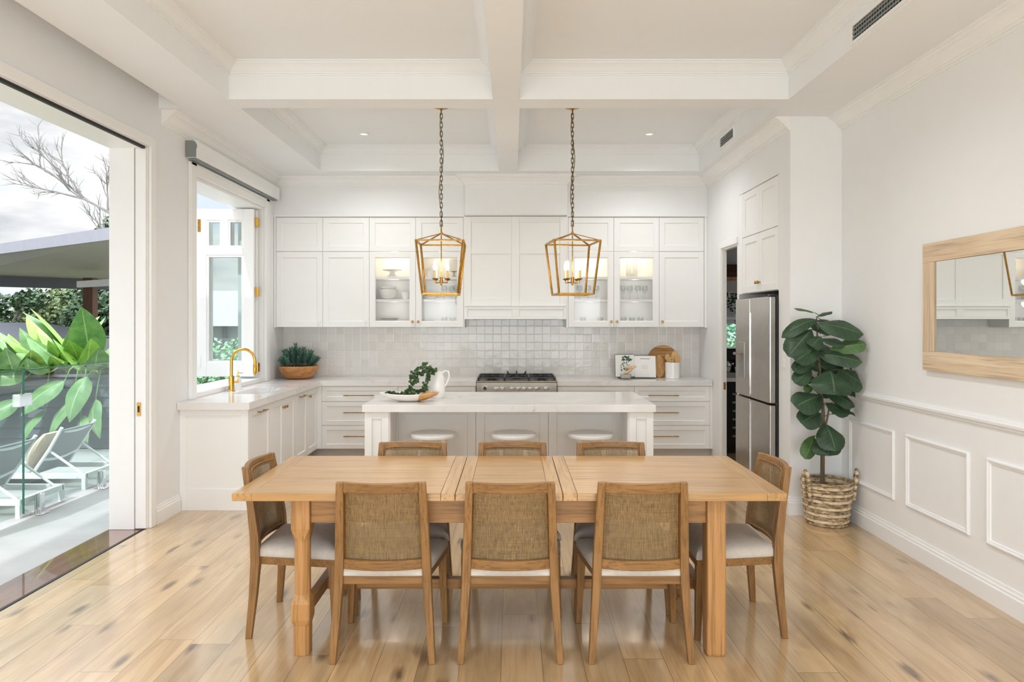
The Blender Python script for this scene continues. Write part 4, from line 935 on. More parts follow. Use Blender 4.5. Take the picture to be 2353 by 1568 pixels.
# ------------------------------------------------------------------ dining chairs
def dining_chair():
    c = thing('dining_chair', 'x', 'dining chair', (0, 0, 0), 'cane-backed dining chairs around the table')
    prof = [(0, .230, -.216, .030, .030), (.20, .215, -.199, .036, .038), (.37, .204, -.190, .040, .046), (.50, .200, -.196, .040, .044), (.65, .195, -.216, .038, .038), (.845, .187, -.250, .034, .030)]
    for s in (-1, 1):
        secs = [[V((s * x + a * wx / 2, y + b * wy / 2, z)) for a, b in ((-1, -1), (1, -1), (1, 1), (-1, 1))] for z, x, y, wx, wy in prof]
        obj('rear_leg', MB().loft(secs), M['chairZ'], c, bev=.004, local=True)
    for s in (-1, 1):
        secs = [[V((s * x + a * w / 2, y + b * w / 2, z)) for a, b in ((-1, -1), (1, -1), (1, 1), (-1, 1))] for z, x, y, w in ((0, .248, .222, .028), (.2, .240, .214, .036), (.372, .234, .206, .044))]
        obj('front_leg', MB().loft(secs), M['chairZ'], c, bev=.003, local=True)
    def curved(z0, z1, t, xw, yb, bow):
        # rail between the rear posts, bowed backwards in plan; yb(z) = back line
        m = MB(); n = 10; secs = []
        for k in range(n + 1):
            s = -1 + 2 * k / n; x = xw(0) * s; y = lambda z: yb(z) - bow * (1 - s * s)
            secs.append([V((xw(z0) * s, y(z0) - t / 2, z0)), V((xw(z0) * s, y(z0) + t / 2, z0)), V((xw(z1) * s, y(z1) + t / 2, z1)), V((xw(z1) * s, y(z1) - t / 2, z1))])
        return m.loft(secs)
    def yl(z):
        P = [(q[0], q[2]) for q in prof]
        for (z0, y0), (z1, y1) in zip(P, P[1:]):
            if z <= z1: return y0 + (y1 - y0) * (z - z0) / (z1 - z0)
        return P[-1][1]
    def xl(z):
        P = [(q[0], q[1]) for q in prof]
        for (z0, y0), (z1, y1) in zip(P, P[1:]):
            if z <= z1: return y0 + (y1 - y0) * (z - z0) / (z1 - z0) - .016
        return P[-1][1] - .016
    xw = lambda z: xl(z) if z else .19
    obj('top_rail', curved(.797, .845, .024, xw, yl, .034), M['chairX'], c, bev=.003, local=True)
    obj('lower_rail', curved(.432, .478, .024, xw, yl, .034), M['chairX'], c, bev=.003, local=True)
    m = MB(); n = 12; nz = 8; g = []
    for j in range(nz + 1):
        z = .452 + (.818 - .452) * j / nz
        for k in range(n + 1): s = -1 + 2 * k / n; g.append(V(((xl(z) - .004) * s, yl(z) - .034 * (1 - s * s) + .0145, z)))
    m.add(g, [(j * (n + 1) + k, j * (n + 1) + k + 1, (j + 1) * (n + 1) + k + 1, (j + 1) * (n + 1) + k) for j in range(nz) for k in range(n)])
    cp = obj('cane_panel', m, M['cane'], c, local=True); sl = cp.modifiers.new('thick', 'SOLIDIFY'); sl.thickness = .003; sl.offset = 0
    # slim moulding that frames the cane on the seat side
    fm = MB()
    def fpt(s, z): return V(((xl(z) - .003) * s, yl(z) - .034 * (1 - s * s) + .017, z))
    for z in (.456, .816): fm.tube([fpt(-.97 + 1.94 * k / 10, z) for k in range(11)], .005, 6)
    for s in (-.97, .97): fm.tube([fpt(s, .456 + .36 * k / 6) for k in range(7)], .005, 6)
    obj('cane_moulding', fm, M['chairX'], c, local=True)
    fr = lambda e, z: [V((-.196 - e, -.196 - e, z)), V((.196 + e, -.196 - e, z)), V((.256 + e, .226 + e, z)), V((-.256 - e, .226 + e, z))]
    obj('seat_frame', MB().loft([fr(0, .356), fr(0, .394)]), M['chairX'], c, bev=.004, local=True)
    # upholstered seat: crowned cushion
    m = MB(); N = 12; secs = []
    prof_c = [(0, .394), (.006, .400), (.008, .412), (.003, .432)]
    def outline(e, z):
        co = fr(e - .002, z); P = []
        for i in range(4):
            a, b = co[i], co[(i + 1) % 4]
            for k in range(N): P.append(a.lerp(b, k / N))
        return P
    secs = [outline(e, z) for e, z in prof_c]
    ctr = V((0, .02, 0)); o = outline(0, 0)
    for f, z in ((.93, .447), (.80, .458), (.6, .466), (.35, .470), (.1, .472)): secs.append([V((ctr.x + (p.x - ctr.x) * f, ctr.y + (p.y - ctr.y) * f, z)) for p in o])
    cu = obj('seat_cushion', MB().loft(secs), M['linen'], c, smooth=True, local=True)
    pp = outline(.007, .403); obj('piping', MB().tube(pp, .0035, 6, True), M['linen'], cu, local=True)
    return c
ch0 = dining_chair()
spots = [(-.598, 3.428, 0, 'near dining chair with its back to the camera, left of the three'),
         (-.008, 3.428, 0, 'near dining chair with its back to the camera, middle of the three'),
         (.597, 3.428, 0, 'near dining chair with its back to the camera, right of the three'),
         (-.600, 3.968, PI, 'far-side dining chair below the left bar stool, cane back to the island'),
         (.003, 3.968, PI, 'far-side dining chair below the middle bar stool, cane back to the island'),
         (.596, 3.968, PI, 'far-side dining chair below the right bar stool, cane back to the island'),
         (-1.095, 3.70, -PI / 2, 'dining chair at the left end of the table, nearest the sliding door'),
         (1.142, 3.70, PI / 2, 'dining chair at the right end of the table, nearest the potted fig')]
for i, (x, y, rz, lab) in enumerate(spots):
    o = ch0 if i == 0 else copy_tree(ch0)
    o.location = (x, y, 0); o.rotation_euler = (0, 0, rz); o['label'] = lab

# ------------------------------------------------------------------ lantern pendants
def lantern():
    L = thing('pendant_lantern', 'x', 'pendant light', (0, 0, 0), 'brass cage lanterns over the island')
    zt_, zb, za = 2.19, 1.787, 2.262; a, b = .178, .134
    T = [V((sx_ * a, sy_ * a, zt_)) for sx_, sy_ in ((-1, -1), (1, -1), (1, 1), (-1, 1))]; B = [V((sx_ * b, sy_ * b, zb)) for sx_, sy_ in ((-1, -1), (1, -1), (1, 1), (-1, 1))]
    ap = V((0, 0, za))
    for k in range(4):
        out = V((T[k].x, T[k].y, 0)).normalized()
        obj('cage_bar', MB().beam(T[k], B[k], .013, .013, out), M['brass'], L, local=True, bev=.001)
    for k in range(4): obj('top_rail', MB().beam(T[k], T[(k + 1) % 4], .016, .012), M['brass'], L, local=True, bev=.001)
    for k in range(4): obj('bottom_rail', MB().beam(B[k], B[(k + 1) % 4], .016, .014), M['brass'], L, local=True, bev=.001)
    for k in range(4): obj('roof_bar', MB().beam(T[k], ap, .016, .006), M['brass'], L, local=True, bev=.001)
    obj('top_loop', MB().lathe([(.012, za - .01), (.014, za + .004), (.006, za + .012), (.005, za + .045)], (0, 0, 0), 12).tube([(.0, .0, za + .045), (.012, 0, za + .058), (0, 0, za + .072), (-.012, 0, za + .058)], .003, 6, True), M['brass'], L, local=True, smooth=True)
    st = obj('centre_stem', MB().tube([(0, 0, 2.25), (0, 0, 1.93)], .0042, 8).lathe([(.005, 1.93), (.012, 1.925), (.013, 1.88), (.008, 1.868), (.009, 1.86), (0, 1.856)], (0, 0, 0), 14), M['brass'], L, local=True, smooth=True)
    r = .062
    for k in range(4):
        x, y = (r * c for c in ((-.75, -.70), (.75, -.70), (.75, .70), (-.75, .70))[k]); x *= 1.0
        obj('arm', MB().tube([(0, 0, 1.878), (x, y, 1.878), (x, y, 1.90)], .0035, 6).lathe([(.006, 1.896), (.022, 1.906), (.023, 1.910), (.0, 1.908)], (x, y, 0), 14), M['brass'], L, local=True, smooth=True)
        cd = obj('candle_sleeve', MB().lathe([(.0115, 1.909), (.0115, 1.972), (.007, 1.974)], (x, y, 0), 14), M['candle'], L, local=True, smooth=True)
        obj('bulb', MB().lathe([(.006, 1.972), (.0125, 1.988), (.0135, 2.003), (.0095, 2.025), (.003, 2.046), (0, 2.05)], (x, y, 0), 14), M['bulb'], cd, local=True, smooth=True)
    # chain
    m = MB(); z0 = za + .062; z1 = 3.228; n = int((z1 - z0) / .0345)
    for i in range(n):
        zc = z0 + (i + .5) * (z1 - z0) / n; h, w = .0235, .0095; pts = []
        for q in range(14):
            an = 2 * PI * q / 14; uu = w * math.cos(an); vv = (h - w) * (1 if math.sin(an) > 0 else -1) * (1 if abs(math.sin(an)) > .01 else 0) + w * math.sin(an)
            pts.append((uu, 0, zc + vv) if i % 2 == 0 else (0, uu, zc + vv))
        m.tube(pts, .0030, 6, True)
    obj('chain', m, M['bronze'], L, local=True, smooth=True)
    pts = []
    for i in range(61): s = i / 60; an = s * 2 * PI * 1.6 + .3; am = .017 * min(1, 5 * s, 5 * (1 - s)); pts.append((am * math.cos(an), am * math.sin(an) - .002, za + .05 + (3.24 - za - .05) * s))
    obj('cord', MB().tube(pts, .0026, 6), M['bronze'], L, local=True)
    obj('ceiling_rose', MB().lathe([(.006, 3.216), (.010, 3.225), (.018, 3.231), (.048, 3.238), (.061, 3.243), (.061, 3.2675), (0, 3.2675)], (0, 0, 0), 28), M['brass'], L, local=True, smooth=True)
    T_ = Matrix.Translation((0, 0, -.235)) @ Matrix.Scale(1.149, 4)      # full-size lantern
    def grow(o):
        for ch in o.children: ch.data.transform(T_); grow(ch)
    grow(L); return L
L0 = lantern(); L1 = copy_tree(L0)
L0.location = (-.633, 6.23, 0); L0.rotation_euler.z = math.radians(1.5); L0['label'] = 'brass cage pendant lantern with candle bulbs, hanging left of the range hood'
L1.location = (.541, 6.23, 0); L1.rotation_euler.z = math.radians(7.5); L1['label'] = 'brass cage pendant lantern with candle bulbs, hanging right of the range hood'

# ------------------------------------------------------------------ fridge and cabinet above it
f = thing('fridge', 'tall stainless steel four-door fridge with water dispenser in the wall recess', 'fridge', (2.55, 6.41, 0))
fy0, fy1, fxs = 5.955, 6.865, 2.262
obj('body', MB().box(fxs + .004, 2.95, fy0 + .004, fy1 - .004, .03, 1.80), M['steel_dark'], f, bev=.004)
ym = 6.46
for y0, y1, z0, z1, nm in ((fy0, ym - .012, .872, 1.79, 'right upper'), (ym + .012, fy1, .872, 1.79, 'left upper'), (fy0, ym - .012, .06, .858, 'right lower'), (ym + .012, fy1, .06, .858, 'left lower')):
    d = obj('door', MB().box(2.203, fxs, y0, y1, z0, z1), M['steel'], f, bev=.010, label=nm + ' fridge door')
    if nm == 'left upper':
        ds = obj('water_dispenser', MB().box(2.198, 2.204, ym + .13, ym + .31, 1.03, 1.38), M['steel'], d, bev=.003)
        obj('dispenser_recess', MB().box(2.1965, 2.199, ym + .145, ym + .295, 1.05, 1.25), M['grey'], ds)
        obj('dispenser_spout', MB().lathe([(.012, 0), (.02, .05), (.055, .06)], (2.197, ym + .22, 1.21), 14), M['steel'], ds)
for z0, z1 in ((.90, 1.66), (.14, .84)):
    obj('handle_recess', MB().box(2.21, fxs, ym - .013, ym + .013, z0, z1), M['blackgloss'], f)
    obj('handle', MB().box(2.196, 2.212, ym - .020, ym - .012, z0, z1), M['chrome'], f, bev=.002)
obj('hinge_cover', MB().box(2.21, 2.30, fy0 + .01, fy0 + .07, 1.79, 1.81), M['black'], f, bev=.004)
obj('foot', MB().box(2.24, 2.9, fy0 + .02, fy1 - .02, 0, .03), M['black'], f)
c = thing('overhead_cabinet', 'white built-in cabinet with two rows of doors above the fridge', 'cabinet', (2.5, 6.39, 1.845))
obj('body', MB().box(XK + .02, 3.04, 5.93, 6.965, 1.846, 2.83), M['cab'], c)
m = MB(); m.box(XK - .001, XK + .02, 5.928, 5.95, 1.846, 2.83); m.box(XK - .001, XK + .02, 6.855, 6.965, 1.846, 2.83); obj('side_panel', m, M['cab'], c)
for y0 in (5.95, 6.4025):
    P = PRx(XK + .02, y0, 2.396); obj('upper_door', shaker(P, .4525, .43), M['cab'], c, bev=.0015)
    P = PRx(XK + .02, y0, 1.85); d = obj('lower_door', shaker(P, .4525, .542), M['cab'], c, bev=.0015)
    obj('knob', knob(P, .4525 - .03 if y0 < 6 else .03, .085, .02), M['brass'], d, smooth=True)

# ------------------------------------------------------------------ pantry glimpsed through the doorway
tag(obj('pantry_bench', MB().box(XK + .15, 4.19, 8.25, 8.94, .86, .90), M['white']), 'white bench in the pantry through the doorway', 'worktop')
wf = thing('wine_fridge', 'black glass-fronted wine fridge under the pantry bench', 'wine fridge', (2.72, 8.6, 0))
obj('body', MB().box(2.42, 3.02, 8.30, 8.92, .05, .85), M['black'], wf)
obj('glass_door', MB().box(2.425, 3.015, 8.275, 8.30, .06, .845), M['blackgloss'], wf, bev=.003)
for k in range(6): obj('rack', MB().box(2.62, 2.98, 8.268, 8.275, .20 + k * .1, .222 + k * .1), M['grey'], wf)
obj('foot', MB().box(2.45, 3.0, 8.35, 8.9, 0, .05), M['black'], wf)
cm = thing('coffee_machine', 'black and chrome coffee machine on the pantry bench', 'coffee machine', (2.72, 8.6, .90))
obj('body', MB().box(2.55, 2.89, 8.55, 8.85, .93, 1.25), M['black'], cm, bev=.01)
obj('drip_tray', MB().box(2.55, 2.89, 8.36, 8.55, .90, .96), M['steel'], cm, bev=.005)
obj('head', MB().box(2.55, 2.89, 8.40, 8.55, 1.10, 1.25), M['blackgloss'], cm, bev=.01)
obj('pressure_gauge', MB().lathe_axis([(.018, 0), (.018, .01), (0, .01)], (2.68, 8.40, 1.19), (0, -1, 0), 16), M['white'], cm)
for dx in (2.64, 2.76): obj('portafilter', MB().tube([(dx, 8.48, 1.08), (dx, 8.32, 1.07)], .014, 8).lathe([(.03, 1.03), (.03, 1.09), (0, 1.1)], (dx, 8.47, 0), 14), M['chrome'], cm, smooth=True)
for dx, lab in ((2.62, 'left'), (2.74, 'right')): tag(obj('coffee_cup', MB().lathe([(.025, 0), (.04, .06), (.036, .06), (.02, .006), (0, .006)], (dx, 8.46, .961), 16), M['ceramic'], smooth=True), 'white cup on the coffee machine drip tray, %s one' % lab, 'cup', 'coffee cups')
tag(obj('wall_shelf', MB().box(2.42, 3.6, 8.70, 8.948, 1.835, 1.865), M['white']), 'white upper shelf in the pantry', 'shelf')
tag(obj('wall_shelf', MB().box(2.42, 3.6, 8.70, 8.948, 1.60, 1.63), M['white']), 'white lower shelf in the pantry above the green window', 'shelf')
tag(obj('wall_shelf', MB().box(2.42, 3.6, 8.70, 8.948, 2.10, 2.13), M['board_pale']), 'timber top shelf in the pantry', 'shelf')
tag(obj('storage_box', MB().box(2.50, 2.95, 8.72, 8.93, 2.131, 2.29), M['darkwood'], bev=.004), 'dark brown box on the top pantry shelf', 'box')
hp = thing('trailing_plant', 'dark trailing plant hanging from the pantry shelf', 'plant', (2.72, 8.76, 1.866))
obj('pot', MB().lathe([(.05, 0), (.065, .08), (.06, .08), (0, .07)], (2.72, 8.80, 1.8655), 18), M['ceramic'], hp, smooth=True)
m = MB(); rnd = random.Random(4)
for s in range(9):
    x0 = 2.60 + s * .025; Ld = rnd.uniform(.15, .52) if s > 3 else rnd.uniform(.03, .25)
    for k in range(int(Ld / .016)):
        p_ = V((x0 + .012 * math.sin(k * .7 + s), 8.685 - .01 * rnd.random(), 1.93 - k * .016)); d = V((rnd.uniform(-1, 1), -.5, rnd.uniform(-1, .5))).normalized()
        m.leaf(p_, p_ + d * .035, (0, -1, .5), .026, .1, .1, 2, 2)
obj('foliage', m, M['hang'], hp, recalc=False)
w2 = struct('window_2', MB().box(2.44, 2.47, 8.95, 9.0, 1.235, 1.56).box(3.37, 3.4, 8.95, 9.0, 1.235, 1.56).box(2.47, 3.37, 8.95, 9.0, 1.235, 1.25).box(2.47, 3.37, 8.95, 9.0, 1.545, 1.56), M['white'])
obj('pane', MB().box(2.47, 3.37, 8.97, 8.974, 1.25, 1.545), M['win_glass'], w2)

# ------------------------------------------------------------------ mirror
mr = thing('wall_mirror', 'wide pale oak framed mirror on the right-hand wall', 'mirror', (XR - .02, 3.8, 1.264))
my0, my1, mz0, mz1, fw = 3.05, 4.51, 1.264, 2.076, .122; xf = XR - .032
for y0, y1, z0, z1, mm in ((my0, my1, mz0, mz0 + fw, 'mirror_wood'), (my0, my1, mz1 - fw, mz1, 'mirror_wood'), (my0, my0 + fw, mz0 + fw, mz1 - fw, 'mirror_woodZ'), (my1 - fw, my1, mz0 + fw, mz1 - fw, 'mirror_woodZ')):
    obj('frame_board', MB().box(xf, XR - .001, y0, y1, z0, z1), M[mm], mr, bev=.003)
gx0, gx1, gy0, gy1, gz0, gz1 = XR - .012, XR - .023, my0 + fw - .005, my1 - fw + .005, mz0 + fw - .005, mz1 - fw + .005
obj('mirror_glass', MB().loft([[V((gx0, gy0, gz0)), V((gx0 + .004, gy0, gz0)), V((gx0 + .004, gy0, gz1)), V((gx0, gy0, gz1))], [V((gx1, gy1, gz0)), V((gx1 + .004, gy1, gz0)), V((gx1 + .004, gy1, gz1)), V((gx1, gy1, gz1))]]), M['mirror'], mr)

# ------------------------------------------------------------------ fiddle-leaf fig in its basket
gx, gy = 2.462, 5.445
bk = thing('basket', 'round two-tone woven basket with loop handles in the corner by the pillar', 'basket', (gx, gy, 0))
pr = []
rows = 13
for i in range(rows):
    z = i * .34 / rows; r = .150 + .037 * (z / .34) ** .8
    for q in range(4): an = -PI / 2 + PI * q / 3; pr.append((r + .0085 * math.cos(an), z + .34 / rows / 2 + .34 / rows / 2 * math.sin(an) * .98))
pr = [(.0, .001), (.14, .001)] + pr + [(.176, .335), (.165, .20), (.0, .19)]
obj('body', MB().lathe(pr, (gx, gy, 0), 44), M['basket'], bk, smooth=True)
for s, an in ((-1, PI + .35), (1, -.25)):
    c, s_ = math.cos(an), math.sin(an); q = [(-.028, .20), (-.030, .33), (-.022, .405), (0, .428), (.022, .405), (.030, .33), (.028, .20)]
    obj('handle', MB().tube([(gx + c * (.166 + .045 * min(1, z / .4)) - s_ * u_, gy + s_ * (.166 + .045 * min(1, z / .4)) + c * u_, z) for u_, z in q], .0125, 8), M['basket'], bk, smooth=True)
pl = thing('fiddle_leaf_fig', 'tall potted fiddle-leaf fig with large dark green leaves standing in the woven basket', 'plant', (gx, gy, .20))
k_ = .000826
def FP(zx, zy, dy): return V((gx + (zx - 495) * k_, gy + dy, 1.58 + (738 - 680) * 5.45 / 1600 - zy * k_))
obj('soil', MB().lathe([(.15, .22), (.165, .235), (.1, .245), (0, .248)], (gx, gy, 0), 20), M['soil'], pl)
obj('trunk', MB().tube([FP(452, 1850, 0), FP(455, 1500, 0), FP(458, 1300, 0), FP(462, 1120, 0), FP(440, 900, 0), FP(430, 700, 0), FP(405, 400, 0), FP(398, 200, 0)], [.017, .016, .015, .013, .010, .009, .007, .005], 10), M['bark'], pl, smooth=True)
obj('branch', MB().tube([FP(455, 1310, 0), FP(405, 1180, -.01), FP(402, 1000, -.01), FP(415, 870, -.01)], [.009, .009, .008, .006], 8).tube([FP(465, 1300, 0), FP(490, 1150, -.02), FP(505, 1060, -.02), FP(560, 1010, -.04)], [.009, .008, .006, .004], 8), M['bark'], pl, smooth=True)
leaves = [(380, 160, 195, 118, 60, 0, .1), (400, 195, 537, 150, 60, 0, .1), (385, 225, 60, 372, 105, -.06, .35), (420, 240, 562, 236, 70, .06, .2), (365, 262, 705, 350, 175, -.16, .12), (680, 350, 888, 385, 62, .06, .2),
 (325, 318, 80, 545, 190, -.12, .18), (405, 385, 258, 462, 120, -.16, .1), (408, 405, 560, 450, 90, -.14, .1), (470, 505, 722, 452, 125, -.19, .15), (385, 480, 130, 596, 150, -.15, .15), (355, 545, 665, 605, 140, -.20, .12),
 (640, 545, 808, 655, 150, .03, .1), (325, 600, 122, 690, 110, -.12, .15), (318, 690, 130, 800, 125, -.13, .15), (470, 700, 425, 885, 285, -.22, .2), (560, 690, 760, 842, 185, -.14, .12), (735, 715, 808, 770, 80, .08, .1),
 (370, 875, 288, 880, 80, .02, .1), (430, 885, 650, 1015, 125, -.14, .15), (590, 860, 815, 905, 120, -.02, .15), (405, 935, 118, 1010, 205, -.17, .12), (455, 1005, 605, 1105, 105, -.12, .12), (575, 1010, 765, 1060, 145, .04, .1),
 (400, 1100, 170, 1160, 170, -.16, .15), (520, 1120, 768, 1118, 62, -.03, .3), (432, 1195, 445, 1400, 205, -.20, .15), (432, 1300, 428, 1465, 215, -.14, .1), (350, 1315, 235, 1505, 115, -.10, .1),
 (430, 330, 600, 300, 120, .10, .1), (420, 520, 620, 520, 150, .10, .1), (400, 640, 250, 640, 130, .1, .1), (430, 640, 690, 640, 170, .06, .1), (430, 780, 640, 760, 160, .08, .1), (410, 800, 260, 760, 120, .08, .1), (430, 940, 560, 880, 130, .08, .1), (400, 330, 330, 240, 80, -.05, .1), (420, 440, 320, 500, 130, .05, .1), (430, 600, 430, 720, 150, .05, .1)]
m1, m2 = MB(), MB(); rnd = random.Random(2)
for i, (bx_, by_, tx_, ty_, w, dy, dr) in enumerate(leaves):
    b_ = FP(bx_, by_, dy * .45); t_ = FP(tx_, ty_, dy * 1.15)
    n_ = V((rnd.uniform(-.25, .25), -.85, .55 + rnd.uniform(-.1, .2)))
    if w < 75: n_ = V((0, -.35, 1))
    mm = m2 if i in (0, 9, 18, 28) else m1
    t_ = t_ + (t_ - b_) * .07; mm.leaf(b_, t_, n_, w * k_ * 1.30, dr, -.34, 9, 6, .58, .52, .10)
    mm.tube([b_, b_.lerp(V((gx + (440 - 495) * k_, gy, b_.z - .03)), .9)], .003, 5)
for mm in (m1, m2): mm.v = [(min(p[0], XR - .03), min(p[1], 5.66), p[2]) for p in mm.v]
obj('foliage', m1, M['fig'], pl, recalc=False, smooth=True); obj('young_foliage', m2, M['figlight'], pl, recalc=False, smooth=True, label='lighter young leaves')
# ------------------------------------------------------------------ outside: terrace, pool fence, loungers
m = MB().box(-14, -3.06, -3, 8.66, -.12, -.012).box(-3.06, 4.4, -8, YR - .2, -.12, -.012); struct('terrace', m, M['paver'], label='white stone terrace outside the sliding door', cat='terrace')
m = MB().box(-45, 30, -30, 60, -.2, -.13); struct('ground', m, plain('garden_ground', srgb(120, 118, 100), .9, 0, .2, 2), label='garden ground', cat='ground')

def glass_panel(y0, y1, label, name, cat):
    t = thing(name, label, cat, (-3.9, (y0 + y1) / 2, -.012), 'frameless glass pool fence')
    obj('glass', MB().box(-3.906, -3.894, y0, y1, .04, 1.19), M['fence_glass'], t)
    obj('polished_edge', MB().box(-3.907, -3.893, y0 - .001, y0 + .006, .04, 1.19).box(-3.907, -3.893, y0, y1, 1.184, 1.192), M['glass_edge'] if name == 'pool_fence_panel' else M['glass_edge'], t)
    return t
p1 = glass_panel(5.555, 7.15, 'clear glass pool fence panel beyond the sliding door', 'pool_fence_panel', 'glass fence')
for y in (5.75, 6.62):
    s = obj('spigot', MB().box(-3.93, -3.912, y - .025, y + .025, -.012, .16).box(-3.888, -3.87, y - .025, y + .025, -.012, .16).box(-3.912, -3.888, y - .025, y + .025, -.012, .035), M['chrome'], p1, bev=.006)
    obj('base_plate', MB().box(-3.95, -3.85, y - .05, y + .05, -.012, -.002), M['chrome'], s, bev=.003)
p2 = glass_panel(4.62, 5.535, 'clear glass pool gate hinged to the fence panel', 'pool_gate', 'glass gate')
for z in (.95,): obj('hinge', MB().box(-3.93, -3.87, 5.475, 5.62, z - .05, z + .05), M['chrome'], p2, bev=.006)

def lounger(x_head, y0, y1, label, pillow):
    t = thing('sun_lounger', label, 'sun lounger', (x_head - .9, (y0 + y1) / 2, -.012), 'white framed sun loungers by the pool')
    zf = .12; xl = x_head - 2.0; r = .018
    m = MB()
    for y in (y0, y1): m.box(xl, x_head, y - .018, y + .018, zf - .03, zf + .02)
    for x in (xl, x_head - .04): m.box(x, x + .04, y0, y1, zf - .03, zf + .02)
    obj('frame', m, M['white'], t, bev=.004)
    for x in (xl + .03, x_head - .02):
        for y in (y0, y1): obj('leg', MB().box(x - .018, x + .018, y - .018, y + .018, -.012, zf - .03), M['white'], t)
    xb = x_head - .52; xt = x_head - .24
    bf = MB()
    for y in (y0 + .01, y1 - .01): bf.tube([(xb, y, zf + .01), (xb + .16, y, .36), (xt, y, .57)], .016, 8)
    for f in (.33, .93):
        bf.tube([(xb + (xt - xb) * f, y0 + .01 + (y1 - y0 - .02) * k / 6, zf + (.57 - zf) * f - .03 * math.sin(PI * k / 6)) for k in range(7)], .014, 8)
    b = obj('backrest', bf, M['white'], t, smooth=True)
    P0 = [V((xb + .005, y, zf + .02)) for y in (y0 + .02, y1 - .02)]; P1 = [V((xt + .0, y, .545)) for y in (y0 + .02, y1 - .02)]
    q = V((.004, 0, -.003)); obj('backrest_sling', MB().loft([[P0[0] - q, P0[1] - q, P0[1] + q, P0[0] + q], [P1[0] - q, P1[1] - q, P1[1] + q, P1[0] + q]]), M['sling'], b)
    pr = MB()
    for y in (y0 + .03, y1 - .03): pr.tube([(xb + .16, y, .34), (x_head - .06, y, zf + .01)], .012, 8)
    obj('prop_bar', pr, M['white'], t)
    obj('seat_sling', MB().box(xl + .04, xb, y0 + .02, y1 - .02, zf, zf + .012), M['sling'], t)
    return t
lounger(-4.02, 6.58, 7.12, 'white and grey sun lounger with a beige cushion beyond the glass fence', 1)
lounger(-3.96, 5.62, 6.15, 'white and grey sun lounger beyond the glass gate, at the left edge', 0)
m = MB(); secs = []
for k in range(9):
    s = k / 8; w = .5 * math.sin(PI * (.06 + .88 * s)) ** .35
    secs.append([V((-4.62 + s * .13 + .075 * math.cos(2 * PI * q / 12) * w * 1.4, 6.80 + .22 * (1 if math.cos(2*PI*q/12 + PI/2) > 0 else -1) * abs(math.sin(2 * PI * q / 12)) ** .4 * (w / .5), .15 + s * .34)) for q in range(12)])
tag(obj('cushion', m.loft(secs), M['beige'], smooth=True), 'beige cushion leaning on the lounger backrest', 'cushion')

# garden wall, fence, planting
m = MB()
m.box(-14, -4.75, 8.68, 8.76, -.13, .88)
pw = struct('wall_garden', m, M['plank'], label='dark grey weatherboard garden wall', cat='garden wall')
g = MB()
for k in range(7): g.prism([(8.68, -.012 + k * .127), (8.655, .0 + k * .127), (8.68, .112 + k * .127)], -14, -4.75, lambda p, a: V((a, p[0], p[1])))
obj('weatherboards', g, M['plank'], pw)
obj('capping', MB().box(-14, -4.73, 8.64, 8.80, .88, .91), M['fencegrey'], pw)
m = MB(); fe = thing('timber_fence', 'grey paling fence behind the garden leaves', 'fence', (-8, 10.4, -.13))
for k in range(60): m.box(-13 + k * .15, -13 + k * .15 + .144, 10.4, 10.42, -.13, 1.32)
obj('paling', m, M['fencegrey'], fe); obj('rail', MB().box(-13, -4, 10.42, 10.46, 1.1, 1.18), M['fencegrey'], fe)

def big_leaf(mb, stem, base, az, h, lean, L, w, droop):
    b = V(base); d = V((math.cos(az), math.sin(az), 0)); top = b + V((0, 0, h)) + d * lean
    stem.tube([b, b.lerp(top, .5) + V((0, 0, .05)), top], [.022, .018, .010], 7)
    tip = top + d * (L * .55) + V((0, 0, L * .75)); tip = top + (tip - top).normalized() * L
    n_ = V((-d.x * .6, -d.y * .6 - .5, .75)); 
    mb.leaf(top, tip, n_, w, droop, -.28, 12, 6, .42, .78, .05)
def strelitzia(x, y, lab, seed, n=9, hs=1.0):
    t = thing('bird_of_paradise', lab, 'plant', (x, y, -.13), 'broad-leaved garden plants beyond the terrace'); rnd = random.Random(seed)
    a, s = MB(), MB(); d = MB()
    for k in range(n):
        az = rnd.uniform(0, 2 * PI) if k % 2 else rnd.uniform(PI * .8, 2.2 * PI)
        big_leaf(a if k % 3 else d, s, (x + rnd.uniform(-.12, .12), y + rnd.uniform(-.1, .1), -.13), az, hs * rnd.uniform(.45, 1.05), rnd.uniform(.08, .42), rnd.uniform(.72, 1.0) * (.7 + .3 * hs), rnd.uniform(.30, .42), rnd.uniform(-.05, .3))
    for mb in (a, d, s): mb.v = [(p[0], max(p[1], 8.84) if p[2] < 1.0 else p[1], p[2]) for p in mb.v]
    obj('foliage', a, M['banana'], t, recalc=False, smooth=True); obj('shade_foliage', d, M['banana_shade'], t, recalc=False, smooth=True, label='leaves in the shaded leaf colour'); obj('stalk', s, M['banana_shade'], t)
strelitzia(-6.35, 9.3, 'bright green broad-leaved plant at the left, tallest one beyond the glass gate', 11, 17, 1.12)
strelitzia(-5.75, 9.45, 'bright green broad-leaved plant in the middle, under the patio roof post', 23, 18, 1.15)
strelitzia(-5.25, 9.25, 'bright green broad-leaved plant against the white door jamb', 31, 16, 1.0)
strelitzia(-6.9, 9.1, 'bright green broad-leaved plant at the far left edge of the doorway', 37, 11, .8)
strelitzia(-3.95, 9.35, 'low broad-leaved plant seen under the open kitchen window sash', 41, 10, .45)
strelitzia(-5.45, 9.05, 'bright green broad-leaved plant right behind the garden wall, beside the jamb', 53, 14, .85)
strelitzia(-6.1, 9.0, 'bright green broad-leaved plant right behind the garden wall, above the glass fence end', 67, 14, .85)
